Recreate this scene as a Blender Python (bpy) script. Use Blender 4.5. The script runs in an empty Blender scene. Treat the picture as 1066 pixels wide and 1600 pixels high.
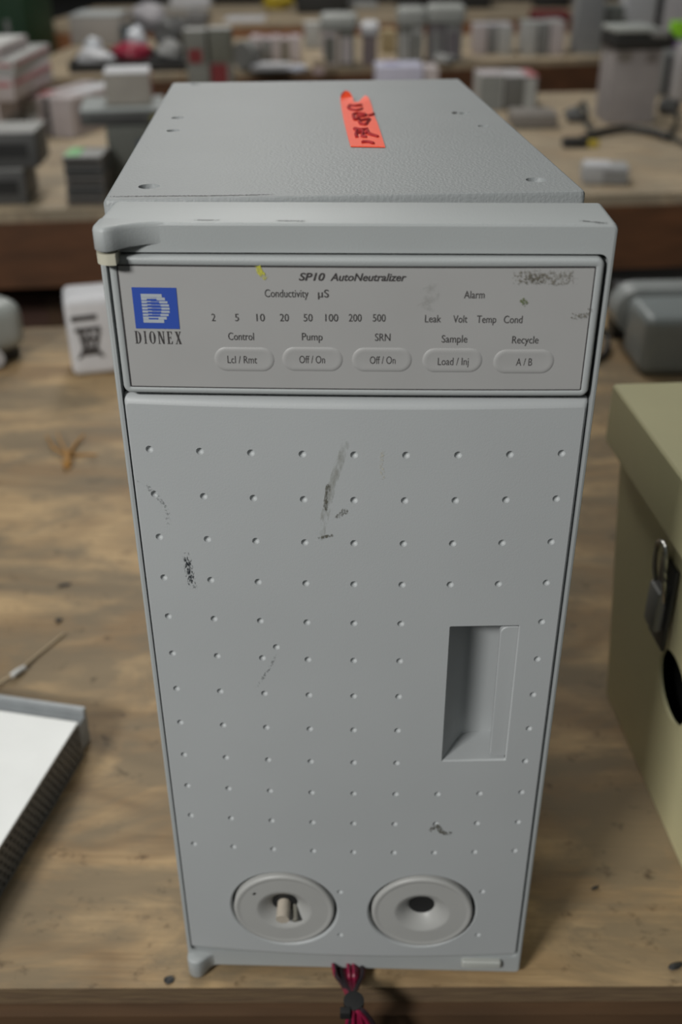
import bpy, bmesh, math, random
from mathutils import Vector, Matrix
from mathutils.geometry import delaunay_2d_cdt
random.seed(7)
sc = bpy.context.scene
col = sc.collection
PI = math.pi

# ---------------------------------------------------------------- camera
R = Matrix(((0.9994939205, 0.0314356101, -0.0048688040), (-0.0117875891, 0.5081667087, 0.8611780587), (0.0295458224, -0.8606848427, 0.5082800861)))
FPX = 1585.5588
CAM = Vector((0.006391, -0.334153, 0.477734))
cd = bpy.data.cameras.new('camera'); cam = bpy.data.objects.new('camera', cd); col.objects.link(cam)
cam.matrix_world = Matrix.Translation(CAM) @ R.transposed().to_4x4()
cd.sensor_fit = 'HORIZONTAL'; cd.sensor_width = 14.9; cd.lens = FPX / 1066 * 14.9
cd.clip_start = 0.02; cd.clip_end = 60
cd.dof.use_dof = True; cd.dof.focus_distance = 0.385; cd.dof.aperture_fstop = 4.9
sc.camera = cam
# ---------------------------------------------------------------- world and lamps
w = bpy.data.worlds.new('world'); sc.world = w; w.use_nodes = True
nt = w.node_tree; nt.nodes.clear()
wo = nt.nodes.new('ShaderNodeOutputWorld'); bg = nt.nodes.new('ShaderNodeBackground')
tc = nt.nodes.new('ShaderNodeTexCoord'); sx = nt.nodes.new('ShaderNodeSeparateXYZ'); cr = nt.nodes.new('ShaderNodeValToRGB')
nt.links.new(tc.outputs['Generated'], sx.inputs[0]); nt.links.new(sx.outputs['Z'], cr.inputs[0])
nt.links.new(cr.outputs[0], bg.inputs[0]); nt.links.new(bg.outputs[0], wo.inputs[0])
cr.color_ramp.elements[0].position = 0.0; cr.color_ramp.elements[0].color = (.13, .135, .13, 1)
cr.color_ramp.elements[1].position = 0.75; cr.color_ramp.elements[1].color = (.46, .48, .47, 1)
bg.inputs[1].default_value = 0.33
def lamp(name, loc, tgt, sx_, sy_, power, color):
    l = bpy.data.lights.new(name, 'AREA'); l.shape = 'RECTANGLE'; l.size = sx_; l.size_y = sy_; l.energy = power; l.color = color
    o = bpy.data.objects.new(name, l); col.objects.link(o); o.location = loc
    o.rotation_euler = (Vector(tgt) - Vector(loc)).to_track_quat('-Z', 'Y').to_euler()
lamp('ceiling_lamp_left', (-1.08, -1.38, 1.36), (0, 0.1, 0.2), 0.45, 0.25, 34, (1, .995, .97))
lamp('ceiling_lamp_over_bench', (-0.6, 0.1, 2.4), (-0.1, 0.2, 0), 0.5, 0.3, 5, (1, .99, .95))
lamp('ceiling_lamp_second_bench', (-0.5, 1.9, 2.4), (-0.1, 2.3, 0), 1.2, 0.3, 15, (1, .98, .93))
lamp('ceiling_lamp_far', (-0.6, 4.2, 2.8), (0, 4.2, 0), 2.4, 0.6, 50, (1, .98, .95))
sc.view_settings.view_transform = 'Standard'; sc.view_settings.look = 'None'
sc.view_settings.gamma = 1; sc.view_settings.use_curve_mapping = False
sc.view_settings.exposure = 0.0

# ---------------------------------------------------------------- pixel -> place helpers
def ray(u, v): return R.transposed() @ Vector(((u - 533) / FPX, -(v - 800) / FPX, -1))
def at(u, v, z=0.0):
    d = ray(u, v); t = (z - CAM.z) / d.z; return CAM + d * t
def aty(u, v, y):
    d = ray(u, v); t = (y - CAM.y) / d.y; return CAM + d * t
def zat(P, v):            # height over point P whose picture row is v
    k = (800 - v) / FPX; a = R[1]; c = R[2]; q = Vector((P[0], P[1], 0)) - CAM
    # a.q + a.z*z = -k*(c.q + c.z*z)
    return -(a.dot(q) + k * c.dot(q)) / (a.z + k * c.z)

# ---------------------------------------------------------------- materials
def nodes(name):
    m = bpy.data.materials.new(name); m.use_nodes = True
    n = m.node_tree; return m, n, n.nodes['Principled BSDF']
def mat(name, c, rough=.5, var=.06, scale=30, bump=0, bscale=400, metal=0, spec=.5, stretch=(1, 1, 1), c2=None, bd=.0004):
    m, n, p = nodes(name)
    t = n.nodes.new('ShaderNodeTexCoord'); mp = n.nodes.new('ShaderNodeMapping'); mp.inputs['Scale'].default_value = stretch
    n.links.new(t.outputs['Object'], mp.inputs[0])
    no = n.nodes.new('ShaderNodeTexNoise'); no.inputs['Scale'].default_value = scale; no.inputs['Detail'].default_value = 5
    n.links.new(mp.outputs[0], no.inputs['Vector'])
    r = n.nodes.new('ShaderNodeValToRGB'); n.links.new(no.outputs[0], r.inputs[0])
    r.color_ramp.elements[0].position = .3; r.color_ramp.elements[1].position = .7
    lo = [x * (1 - var) for x in c] if c2 is None else c2
    r.color_ramp.elements[0].color = (*lo, 1); r.color_ramp.elements[1].color = (*[min(1, x * (1 + (var if c2 is None else 0))) for x in c], 1)
    n.links.new(r.outputs[0], p.inputs['Base Color'])
    p.inputs['Roughness'].default_value = rough; p.inputs['Metallic'].default_value = metal; p.inputs['Specular IOR Level'].default_value = spec
    if bump:
        b = n.nodes.new('ShaderNodeBump'); b.inputs['Strength'].default_value = bump; b.inputs['Distance'].default_value = bd
        n2 = n.nodes.new('ShaderNodeTexNoise'); n2.inputs['Scale'].default_value = bscale; n2.inputs['Detail'].default_value = 2
        n.links.new(mp.outputs[0], n2.inputs['Vector']); n.links.new(n2.outputs[0], b.inputs['Height']); n.links.new(b.outputs[0], p.inputs['Normal'])
    return m
def plywood(name, light, dark, grey):
    m, n, p = nodes(name); N = n.nodes.new; L = n.links.new
    t = N('ShaderNodeTexCoord')
    def noise(sc_, scale, det=4, rough=.55, dist=0):
        mp = N('ShaderNodeMapping'); mp.inputs['Scale'].default_value = sc_; L(t.outputs['Object'], mp.inputs[0])
        o = N('ShaderNodeTexNoise'); o.inputs['Scale'].default_value = scale; o.inputs['Detail'].default_value = det
        o.inputs['Roughness'].default_value = rough; o.inputs['Distortion'].default_value = dist; L(mp.outputs[0], o.inputs['Vector']); return o
    def ramp(o, a, b, ca, cb):
        r = N('ShaderNodeValToRGB'); L(o, r.inputs[0]); r.color_ramp.elements[0].position = a; r.color_ramp.elements[1].position = b
        r.color_ramp.elements[0].color = (*ca, 1); r.color_ramp.elements[1].color = (*cb, 1); return r
    def mix(f, a, b, mode='MIX', fv=1.0):
        x = N('ShaderNodeMix'); x.data_type = 'RGBA'; x.blend_type = mode
        if f is None: x.inputs[0].default_value = fv
        else: L(f, x.inputs[0])
        L(a, x.inputs[6]); L(b, x.inputs[7]); return x.outputs[2]
    # broad cathedral figure: contours of a stretched noise
    big = noise((1.6, 5.0, 1), 2.0, 3, .5, .8)
    ml = N('ShaderNodeMath'); ml.operation = 'MULTIPLY'; ml.inputs[1].default_value = 7; L(big.outputs[0], ml.inputs[0])
    fr = N('ShaderNodeMath'); fr.operation = 'PINGPONG'; fr.inputs[1].default_value = 1; L(ml.outputs[0], fr.inputs[0])
    c1 = ramp(fr.outputs[0], .1, .95, dark, light)
    fine = noise((10, 160, 1), 2.2, 5, .6, .4)
    c2 = ramp(fine.outputs[0], .3, .7, (.78, .76, .74), (1.1, 1.1, 1.1))
    a = mix(None, c1.outputs[0], c2.outputs[0], 'MULTIPLY')
    dirt = noise((1, 2.2, 1), 7.5, 7, .66, .5)
    dr = ramp(dirt.outputs[0], .43, .57, (0, 0, 0), (1, 1, 1))
    gcol = N('ShaderNodeRGB'); gcol.outputs[0].default_value = (*grey, 1)
    dm = N('ShaderNodeMath'); dm.operation = 'MULTIPLY'; dm.inputs[1].default_value = .8; L(dr.outputs[0], dm.inputs[0])
    a = mix(dm.outputs[0], a, gcol.outputs[0])
    sp = noise((1, 1.2, 1), 60, 4, .7)
    s2 = ramp(sp.outputs[0], .60, .74, (1, 1, 1), (.38, .35, .33))
    a = mix(None, a, s2.outputs[0], 'MULTIPLY')
    L(a, p.inputs['Base Color']); p.inputs['Roughness'].default_value = .55; p.inputs['Specular IOR Level'].default_value = .35
    b = N('ShaderNodeBump'); b.inputs['Strength'].default_value = .35; b.inputs['Distance'].default_value = .0008
    L(fine.outputs[0], b.inputs['Height']); L(b.outputs[0], p.inputs['Normal'])
    return m
MB = {}
plastic = mat('pale_grey_textured_plastic', (.375, .395, .395), .5, .025, 18, .22, 1500, bd=.0003)
casemat = mat('pale_grey_pebbled_paint', (.285, .301, .304), .5, .03, 14, .45, 900, bd=.0005)
doormat = mat('pale_grey_door_plastic', (.425, .442, .446), .5, .03, 12, .15, 1500, bd=.0003)
labelm = mat('grey_membrane_label', (.385, .382, .375), .42, .02, 40)
discm = mat('warm_grey_plastic', (.40, .40, .385), .45, .03, 40, .1, 900)
creamcap = mat('cream_plastic', (.52, .50, .40), .45)
ink = mat('dark_grey_ink', (.055, .05, .05), .5)
groove = mat('dark_gasket', (.03, .035, .033), .7)
blue = mat('blue_print', (.035, .085, .40), .4, .03)
silver = mat('silver_print', (.42, .46, .50), .35)
black = mat('black_rubber', (.012, .012, .012), .6, .2)
latchm = mat('latch_grey', (.42, .43, .40), .5)
orange = mat('fluorescent_orange_tape', (1.0, .085, .022), .5, .05, 80)
marker = mat('dark_red_marker', (.35, .015, .02), .6)
tube = mat('stained_ivory_plastic', (.52, .46, .38), .5, .12, 90)
ply1 = plywood('worn_plywood', (.50, .35, .185), (.28, .188, .098), (.195, .152, .095))
ply2 = plywood('clean_plywood', (.50, .40, .27), (.38, .29, .19), (.30, .25, .18))
plyedge = mat('plywood_edge', (.17, .115, .06), .8, .3, 40, stretch=(1, 1, 12), c2=(.11, .07, .04), bump=.4, bscale=60, bd=.002)
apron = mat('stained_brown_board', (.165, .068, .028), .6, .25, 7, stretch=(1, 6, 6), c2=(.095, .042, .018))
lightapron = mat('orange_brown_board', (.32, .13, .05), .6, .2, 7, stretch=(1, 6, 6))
concrete = mat('dark_concrete', (.020, .018, .016), .9, .2, 3)
wallm = mat('dark_wall_paint', (.02, .02, .02), .9, .1, 2)
G = lambda v, n=None, r=.5: mat(n or 'grey_%d' % int(v * 100), (v, v * 1.0, v * .97), r, .05, 25)
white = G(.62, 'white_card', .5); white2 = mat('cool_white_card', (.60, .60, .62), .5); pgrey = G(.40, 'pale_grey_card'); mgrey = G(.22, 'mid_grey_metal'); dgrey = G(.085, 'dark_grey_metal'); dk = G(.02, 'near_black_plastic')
pinkw = mat('pinkish_white_card', (.47, .42, .42), .6, .08, 20)
red = mat('dark_red_card', (.16, .012, .016), .6); pink = mat('faded_red_print', (.45, .16, .17), .6, .15, 30)
green = mat('pale_green_sticker', (.25, .55, .25), .6); lime = mat('lime_green_paper', (.26, .62, .02), .6)
dgreen = mat('dark_green_paint', (.008, .045, .014), .5, .2, 4)
yellow = mat('yellow_plastic', (.48, .36, .03), .5)
cream = mat('cream_metal_paint', (.64, .60, .36), .42, .05, 12, .08, 600)
chrome = mat('worn_chrome', (.5, .5, .48), .3, .1, 40, metal=1)
sheet = mat('scuffed_white_metal', (.88, .89, .87), .3, .04, 22, .1, 500)
galv = mat('grey_zinc', (.33, .35, .36), .4, .1, 50)
purple = mat('purple_print', (.14, .08, .22), .6); cardb = mat('brown_cardboard', (.10, .05, .035), .8, .15, 20)
straw = mat('orange_raffia', (.42, .22, .06), .7, .2, 80); silverf = mat('silver_foil', (.5, .52, .55), .4, .1, 30, metal=.2)

# ---------------------------------------------------------------- mesh helpers
def link(name, me, m, parent=None):
    o = bpy.data.objects.new(name, me); col.objects.link(o)
    if m:
        for k in (m if isinstance(m, (list, tuple)) else [m]): me.materials.append(k)
    if parent: o.parent = parent
    return o
def obj(name, bm, m, parent=None, smooth=True, angle=35):
    bmesh.ops.recalc_face_normals(bm, faces=bm.faces) if smooth != 'keep' else None
    me = bpy.data.meshes.new(name); bm.to_mesh(me); bm.free()
    if smooth:
        me.polygons.foreach_set('use_smooth', [True] * len(me.polygons))
        try: me.set_sharp_from_angle(angle=math.radians(angle))
        except Exception: pass
    return link(name, me, m, parent)
def tag(o, label=None, cat=None, group=None, kind=None):
    if label: o['label'] = label
    if cat: o['category'] = cat
    if group: o['group'] = group
    if kind: o['kind'] = kind
    return o
def thing(name, label, cat, loc=(0, 0, 0), rz=0, group=None):
    o = bpy.data.objects.new(name, None); col.objects.link(o); o.empty_display_size = .02
    o.location = loc; o.rotation_euler = (0, 0, rz); return tag(o, label, cat, group)
def bx(bm, x0, y0, z0, x1, y1, z1, bev=0, seg=2, M_=None):
    r = bmesh.ops.create_cube(bm, size=1); vs = r['verts']
    for v in vs: v.co = Vector(((x0 + x1) / 2 + v.co.x * (x1 - x0), (y0 + y1) / 2 + v.co.y * (y1 - y0), (z0 + z1) / 2 + v.co.z * (z1 - z0)))
    if bev:
        es = list({e for v in vs for e in v.link_edges})
        rr = bmesh.ops.bevel(bm, geom=es, offset=bev, segments=seg, affect='EDGES', profile=.6)
        vs = list({v for f in rr['faces'] for v in f.verts} | {v for v in vs if v.is_valid})
    if M_ is not None:
        for v in vs: v.co = M_ @ v.co
    return bm
def box(name, x0, y0, z0, x1, y1, z1, m, parent=None, bev=0, seg=2):
    bm = bmesh.new(); bx(bm, x0, y0, z0, x1, y1, z1, bev, seg); return obj(name, bm, m, parent)
def tube_bm(bm, pts, r, n=8, rad=None):
    pts = [Vector(p) for p in pts]; rings = []
    up = Vector((0, 0, 1))
    for i, p in enumerate(pts):
        d = (pts[min(i + 1, len(pts) - 1)] - pts[max(i - 1, 0)]).normalized()
        a = d.cross(up)
        if a.length < .05: a = d.cross(Vector((0, 1, 0)))
        a.normalize(); b = d.cross(a); rr = r if rad is None else rad[i]
        rings.append([bm.verts.new(p + (a * math.cos(2 * PI * k / n) + b * math.sin(2 * PI * k / n)) * rr) for k in range(n)])
    for A, B in zip(rings, rings[1:]):
        for k in range(n): bm.faces.new((A[k], A[(k + 1) % n], B[(k + 1) % n], B[k]))
    bm.faces.new(rings[0][::-1]); bm.faces.new(rings[-1]); return bm
def smoothpts(P, sub=6):
    P = [Vector(p) for p in P]; out = []
    for i in range(len(P) - 1):
        a, b, c, d = P[max(i - 1, 0)], P[i], P[i + 1], P[min(i + 2, len(P) - 1)]
        for k in range(sub):
            t = k / sub; out.append(.5 * ((2 * b) + (c - a) * t + (2 * a - 5 * b + 4 * c - d) * t * t + (3 * b - a - 3 * c + d) * t ** 3))
    return out + [P[-1]]
def lathe(bm, prof, n=48, c=(0, 0, 0), axis='y'):   # prof: (radius, depth)
    rings = []
    for r, d in prof:
        ring = []
        for k in range(n):
            a = 2 * PI * k / n
            co = (c[0] + r * math.cos(a), c[1] + d, c[2] + r * math.sin(a)) if axis == 'y' else (c[0] + r * math.cos(a), c[1] + r * math.sin(a), c[2] + d)
            ring.append(bm.verts.new(co))
        rings.append(ring)
    for A, B in zip(rings, rings[1:]):
        for k in range(n): bm.faces.new((A[k], A[(k + 1) % n], B[(k + 1) % n], B[k]))
    if prof[0][0] > 1e-6: bm.faces.new(rings[0])
    if prof[-1][0] > 1e-6: bm.faces.new(rings[-1])
    return bm
def rrect(x0, z0, x1, z1, r, n=6):
    P = []
    for cx, cz, a0 in ((x1 - r, z1 - r, 0), (x0 + r, z1 - r, PI / 2), (x0 + r, z0 + r, PI), (x1 - r, z0 + r, 1.5 * PI)):
        for k in range(n + 1):
            a = a0 + k * PI / 2 / n; P.append((cx + r * math.cos(a), cz + r * math.sin(a)))
    return P
def circ(x, z, r, n=14): return [(x + r * math.cos(2 * PI * k / n), z + r * math.sin(2 * PI * k / n)) for k in range(n)]
def inside(p, poly):
    c = False; j = len(poly) - 1
    for i in range(len(poly)):
        if (poly[i][1] > p[1]) != (poly[j][1] > p[1]) and p[0] < (poly[j][0] - poly[i][0]) * (p[1] - poly[i][1]) / (poly[j][1] - poly[i][1]) + poly[i][0]: c = not c
        j = i
    return c
def face_with_holes(bm, outer, holes, f3, steiner=()):
    """triangulated sheet; f3 maps (x,z)->3D. returns nothing"""
    pts = []; edges = []
    for lp in [outer] + list(holes):
        b = len(pts); pts += [Vector(p) for p in lp]; edges += [(b + i, b + (i + 1) % len(lp)) for i in range(len(lp))]
    pts += [Vector(p) for p in steiner]
    V, E_, F, *_ = delaunay_2d_cdt(pts, edges, [], 0, 1e-7)
    vs = [bm.verts.new(f3(v.x, v.y)) for v in V]
    for f in F:
        c = (sum(V[i].x for i in f) / len(f), sum(V[i].y for i in f) / len(f))
        if not inside(c, outer) or any(inside(c, h) for h in holes): continue
        bm.faces.new([vs[i] for i in f])
def loops(bm, L3, close=False):
    rings = [[bm.verts.new(p) for p in l] for l in L3]
    for A, B in zip(rings, rings[1:]):
        n = len(A)
        for k in range(n): bm.faces.new((A[k], A[(k + 1) % n], B[(k + 1) % n], B[k]))
    if close: bm.faces.new(rings[-1])
    return rings

# ================================================================ SETTING
FLOOR = -0.88
def slab(name, poly, z0, z1, m, parent=None, kind=None):
    bm = bmesh.new(); t = [bm.verts.new((x, y, z1)) for x, y in poly]; b = [bm.verts.new((x, y, z0)) for x, y in poly]
    bm.faces.new(t); bm.faces.new(b[::-1]); n = len(poly)
    for i in range(n): bm.faces.new((t[i], b[i], b[(i + 1) % n], t[(i + 1) % n]))
    return obj(name, bm, m, parent, smooth=False)
tag(slab('floor', [(-9, -2.5), (9, -2.5), (9, 22), (-9, 22)], FLOOR - .1, FLOOR, concrete), kind='structure')
tag(slab('wall_back', [(-9, 22), (9, 22), (9, 22.2), (-9, 22.2)], FLOOR, 3.2, wallm), kind='structure')

def bench(label, FL, FR, BL, BR, top_m, apron_m, ah, th=.018, inset=0.0, apron_out=.006):
    t = thing('workbench', label, 'workbench', ((FL[0] + FR[0]) / 2, (FL[1] + FR[1]) / 2, FLOOR))
    off = Vector(t.location)
    def sl(name, poly, z0, z1, m): return slab(name, [(p[0] - off.x, p[1] - off.y) for p in poly], z0 - off.z, z1 - off.z, m, t)
    sl('tabletop', [FL, FR, BR, BL], -th, 0, top_m)
    d = (Vector(FR) - Vector(FL)).normalized(); nrm = Vector((-d.y, d.x)); FLv, FRv = Vector(FL), Vector(FR)
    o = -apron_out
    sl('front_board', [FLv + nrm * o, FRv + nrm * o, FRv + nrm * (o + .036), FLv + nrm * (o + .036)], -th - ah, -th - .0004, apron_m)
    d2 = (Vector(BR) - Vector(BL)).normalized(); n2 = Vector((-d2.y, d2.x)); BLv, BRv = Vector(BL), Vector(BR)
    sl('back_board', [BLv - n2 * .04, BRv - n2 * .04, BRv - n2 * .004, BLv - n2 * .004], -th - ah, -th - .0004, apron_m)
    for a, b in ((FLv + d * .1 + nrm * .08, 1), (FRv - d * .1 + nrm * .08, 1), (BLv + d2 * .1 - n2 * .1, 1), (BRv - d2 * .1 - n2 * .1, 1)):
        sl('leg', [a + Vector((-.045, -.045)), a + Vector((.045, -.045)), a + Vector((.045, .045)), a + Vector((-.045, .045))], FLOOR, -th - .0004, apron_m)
    return t
def ext(u0, v0, u1, v1, xl, xr):
    a = at(u0, v0); b = at(u1, v1); s = (b.y - a.y) / (b.x - a.x)
    return (xl, a.y + s * (xl - a.x)), (xr, a.y + s * (xr - a.x))
F1 = ext(0, 1545, 1066, 1541, -.95, .95); B1 = ext(60, 512, 940, 482, -.95, .95)
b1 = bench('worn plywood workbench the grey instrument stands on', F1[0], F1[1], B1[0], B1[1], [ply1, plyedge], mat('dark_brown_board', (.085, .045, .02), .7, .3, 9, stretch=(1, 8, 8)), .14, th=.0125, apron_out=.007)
tt = [c for c in b1.children if c.name.startswith('tabletop')][0]
for p in tt.data.polygons:
    if abs(p.normal.z) < .5: p.material_index = 1
bh2 = .125
F2 = ext(0, 330, 1066, 301, -2.0, 2.2); B2 = ((-2.0, 2.72), (2.2, 3.22))
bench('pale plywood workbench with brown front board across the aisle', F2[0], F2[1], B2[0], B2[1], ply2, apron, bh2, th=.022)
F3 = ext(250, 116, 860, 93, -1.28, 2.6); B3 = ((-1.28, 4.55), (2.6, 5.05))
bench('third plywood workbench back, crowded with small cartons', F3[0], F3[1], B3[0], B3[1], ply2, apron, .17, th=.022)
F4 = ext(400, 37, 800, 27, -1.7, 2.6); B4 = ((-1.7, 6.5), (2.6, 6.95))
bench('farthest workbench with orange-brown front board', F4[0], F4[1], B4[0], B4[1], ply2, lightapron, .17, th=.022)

# ================================================================ THE INSTRUMENT
U = .019; ZT = -16.15
def W(x, y, z): return Vector((x * U, y * U, (z - ZT) * U))
inst = thing('laboratory_instrument', 'tall pale grey laboratory instrument with dimpled door and blue logo on its control panel', 'instrument', (0, 0, 0))
B = .19
bul = lambda x: -B * max(0.0, 1 - (x / 4.45) ** 2)
# --- case behind, swung 5 degrees from the front frame
X0, CW, TH, CZT, CY0, CD = -4.73, 9.14, .0898, 4.42, 1.45, 15.27
ct, st = math.cos(TH), math.sin(TH)
def CV(x, y, z): return W(X0 + x * ct - y * st, CY0 + x * st + y * ct, z)
CB = -15.75
dents = [(.76, 1.05, .21), (.738, 6.97, .17), (.703, 8.79, .17), (8.39, 1.0, .21), (8.41, 6.92, .15), (8.24, 8.81, .15), (.75, 14.8, .15)]
bm = bmesh.new(); ch = .07
outer = rrect(ch, ch, CW - ch, CD - ch, .05, 3)
face_with_holes(bm, outer, [circ(x, y, r, 20) for x, y, r in dents], lambda x, y: CV(x, y, CZT))
def cl(i, z): return [CV(x, y, z) for x, y in rrect(i, i, CW - i, CD - i, max(.02, .12 - i), 3)]
loops(bm, [[CV(x, y, CZT) for x, y in outer], cl(.03, CZT - .02), cl(0, CZT - .08), cl(0, CB + .1), cl(.1, CB)], True)
for x, y, r in dents:
    loops(bm, [[CV(a, b, CZT) for a, b in circ(x, y, r, 20)], [CV(a, b, CZT - .10) for a, b in circ(x, y, r * .9, 20)], [CV(a, b, CZT - .13) for a, b in circ(x, y, r * .7, 20)]], True)
case = obj('case', bm, casemat, inst)
def disc_c(x, y, r, z, m, name, parent):
    bm = bmesh.new(); loops(bm, [[CV(a, b, z - .02) for a, b in circ(x, y, r, 16)], [CV(a, b, z + .03) for a, b in circ(x, y, r * .9, 16)]], True); return obj(name, bm, m, parent)
disc_c(7.97, 8.83, .07, CZT, dk, 'screw', case)
for fx in (1, 8.1):
    for fy in (.5, 14):
        bm = bmesh.new(); a, b = CV(fx, fy, CB), CV(fx, fy, ZT)
        lathe(bm, [(0, 0), (.0055, 0), (.0065, .003), (.0065, a.z + .0004)], 16, (a.x, a.y, 0), 'z'); obj('rubber_foot', bm, black, inst)
# --- front frame
FX, FZ0, FZ1, FD = 4.53, -15.93, 4.40, 1.42
bm = bmesh.new()
win_p = rrect(-4.37, 1.185, 4.37, 3.87, .16)
win_d = rrect(-4.47, -15.30, 4.45, 1.185 - .02, .12)
def fl(i, y): return [W(x, y, z) for x, z in rrect(-FX + i, FZ0 + i, FX - i, FZ1 - i, max(.03, .13 - i), 5)]
hole = rrect(-4.42, -15.30, 4.42, 3.87, .16)
of = [(x, z) for x, z in rrect(-FX + .06, FZ0 + .06, FX - .06, FZ1 - .06, .07, 5)]
face_with_holes(bm, of, [hole], lambda x, z: W(x, 0, z))
loops(bm, [[W(x, 0, z) for x, z in of], fl(.02, .018), fl(0, .07), fl(0, FD)])
loops(bm, [[W(x, 0, z) for x, z in hole], [W(x, 1.38, z) for x, z in hole]], True)   # recessed seat behind panel and door
of2 = [(x, z) for x, z in rrect(-FX, FZ0, FX, FZ1, .13, 5)]
bm.faces.new([bm.verts.new(W(x, FD, z)) for x, z in of2])
frame = obj('front_frame', bm, plastic, inst)
# dark sheet behind panel and door, its colour gives the grooves their shade
bm = bmesh.new(); face_with_holes(bm, rrect(-4.41, -15.29, 4.41, 3.86, .15), [rrect(1.95, -8.1, 3.84, -4.0, .02), circ(-1.80, -13.33, 1.30, 24), circ(1.78, -13.31, 1.30, 24)], lambda x, z: W(x, .2, z)); obj('gasket', bm, groove, inst, smooth=False)
# hinge knuckles, top (with cream cap) and bottom
def ear(z0, z1, name, m, spread=1.5, out=.42, r=.36, zt_round=.14, bottom=False):
    # outline in x,y seen from above: knuckle bulging forward at the left corner and fading into the frame
    P = []
    cx, cy = -FX + r + .0, -out + r
    P.append((-FX, .3)); P.append((-FX, cy))
    for k in range(1, 9):
        a = PI + k * (PI / 2) / 8; P.append((cx + r * math.cos(a), cy + r * math.sin(a)))
    n = 12
    for k in range(1, n + 1):
        t = k / n; x = cx + .12 + spread * t; s = .5 - .5 * math.cos(PI * t); P.append((x, -out + (out + .005) * s))
    P.append((cx + .12 + spread, .3))
    bm = bmesh.new(); c = (cx, .1)
    def lv(i, z): return [W(x + (c[0] - x) * i, y + (c[1] - y) * i * 1.0, z) for x, y in P]
    L_ = [lv(.02, z0), lv(0, z0 + .03), lv(0, z1 - zt_round), lv(.03, z1 - zt_round * .45), lv(.10, z1 - zt_round * .1), lv(.2, z1)]
    rg = loops(bm, L_); bm.faces.new(rg[0]); bm.faces.new(rg[-1])
    return obj(name, bm, m, frame, angle=50)
# top ear: tapered wedge under the lip
def topear():
    bm = bmesh.new(); n = 22; secs = []
    r = .26
    for k in range(n + 1):
        t = k / n
        secs.append(t)
    rings = []
    # columns along a front curve; each column is a vertical profile from top back to bottom
    curve = []
    cx, cy = -FX + r, -.40 + r
    curve += [(-FX, .25, 1.0), (-FX, cy, 1.0)]
    for k in range(1, 9):
        a = PI + k * (PI / 2) / 8; curve.append((cx + r * math.cos(a), cy + r * math.sin(a), 1.0))
    for k in range(1, 13):
        t = k / 12; s = 1 - (1 - t) ** 2.2; curve.append((cx + .04 + .95 * t, -.40 + .405 * s, 1 - s))
    for x, y, wgt in curve:
        ix, iy = cx + .25, .1
        zt = FZ1 - .0; zb = 3.97 + (1 - wgt) * .05
        pr = []
        for f, z in ((.35, zt + .002), (.12, zt - .004), (.04, zt - .03), (0, zt - .085), (0, zb + .02), (.04, zb), (.5, zb)):
            pr.append(bm.verts.new(W(x + (ix - x) * f, y + (iy - y) * f if y < iy else y, z)))
        rings.append(pr)
    for A, Bq in zip(rings, rings[1:]):
        for k in range(len(A) - 1): bm.faces.new((A[k], A[k + 1], Bq[k + 1], Bq[k]))
    bm.faces.new([rg[0] for rg in rings]); bm.faces.new([rg[-1] for rg in rings][::-1])
    return obj('hinge_knuckle', bm, plastic, frame, angle=60)
topear()
bm = bmesh.new()
capP = [(-FX + .015, .05)] + [(-FX + .275 + .26 * math.cos(PI + k * (PI / 2) / 8), -.12 + .26 * math.sin(PI + k * (PI / 2) / 8)) for k in range(9)] + [(-4.14, -.36), (-4.14, .05)]
rg = loops(bm, [[W(x, y, z) for x, y in capP] for z in (3.74, 3.93)]); bm.faces.new(rg[0]); bm.faces.new(rg[1])
tag(obj('hinge_cap', bm, creamcap, frame), 'cream plastic hinge cap')
# bottom ear
def botear():
    bm = bmesh.new(); rings = []; r = .26; cx, cy = -FX + r, -.30 + r
    curve = [(-FX, .25, 1.0), (-FX, cy, 1.0)]
    for k in range(1, 9):
        a = PI + k * (PI / 2) / 8; curve.append((cx + r * math.cos(a), cy + r * math.sin(a), 1.0))
    for k in range(1, 13):
        t = k / 12; s = .5 - .5 * math.cos(PI * t); curve.append((cx + .02 + .5 * t, -.30 + .31 * s, 1 - s))
    for x, y, wgt in curve:
        ix, iy = cx + .15, .1; zt = -15.42; zb = -15.93 - .17 * wgt
        pr = []
        for f, z in ((.5, zt + .02), (.12, zt), (.03, zt - .03), (0, zt - .09), (0, zb + .05), (.08, zb), (.5, zb)):
            pr.append(bm.verts.new(W(x + (ix - x) * f, y + (iy - y) * f if y < iy else y, z)))
        rings.append(pr)
    for A, Bq in zip(rings, rings[1:]):
        for k in range(len(A) - 1): bm.faces.new((A[k], A[k + 1], Bq[k + 1], Bq[k]))
    bm.faces.new([rg[0] for rg in rings]); bm.faces.new([rg[-1] for rg in rings][::-1])
    return obj('hinge_knuckle', bm, plastic, frame, angle=60)
botear()
bm = bmesh.new(); lathe(bm, [(0, -15.96 - ZT), (.15, -15.96 - ZT)], 8) if False else None
bm.free()
bm = bmesh.new(); bx(bm, -.53 * U, -.08 * U, -.14 * U, .53 * U, .12 * U, .14 * U, .0014, 3, Matrix.Translation(W(3.46, -.06, -15.47)))
tag(obj('door_latch', bm, latchm, frame), 'small yellowish grey latch button')

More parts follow.
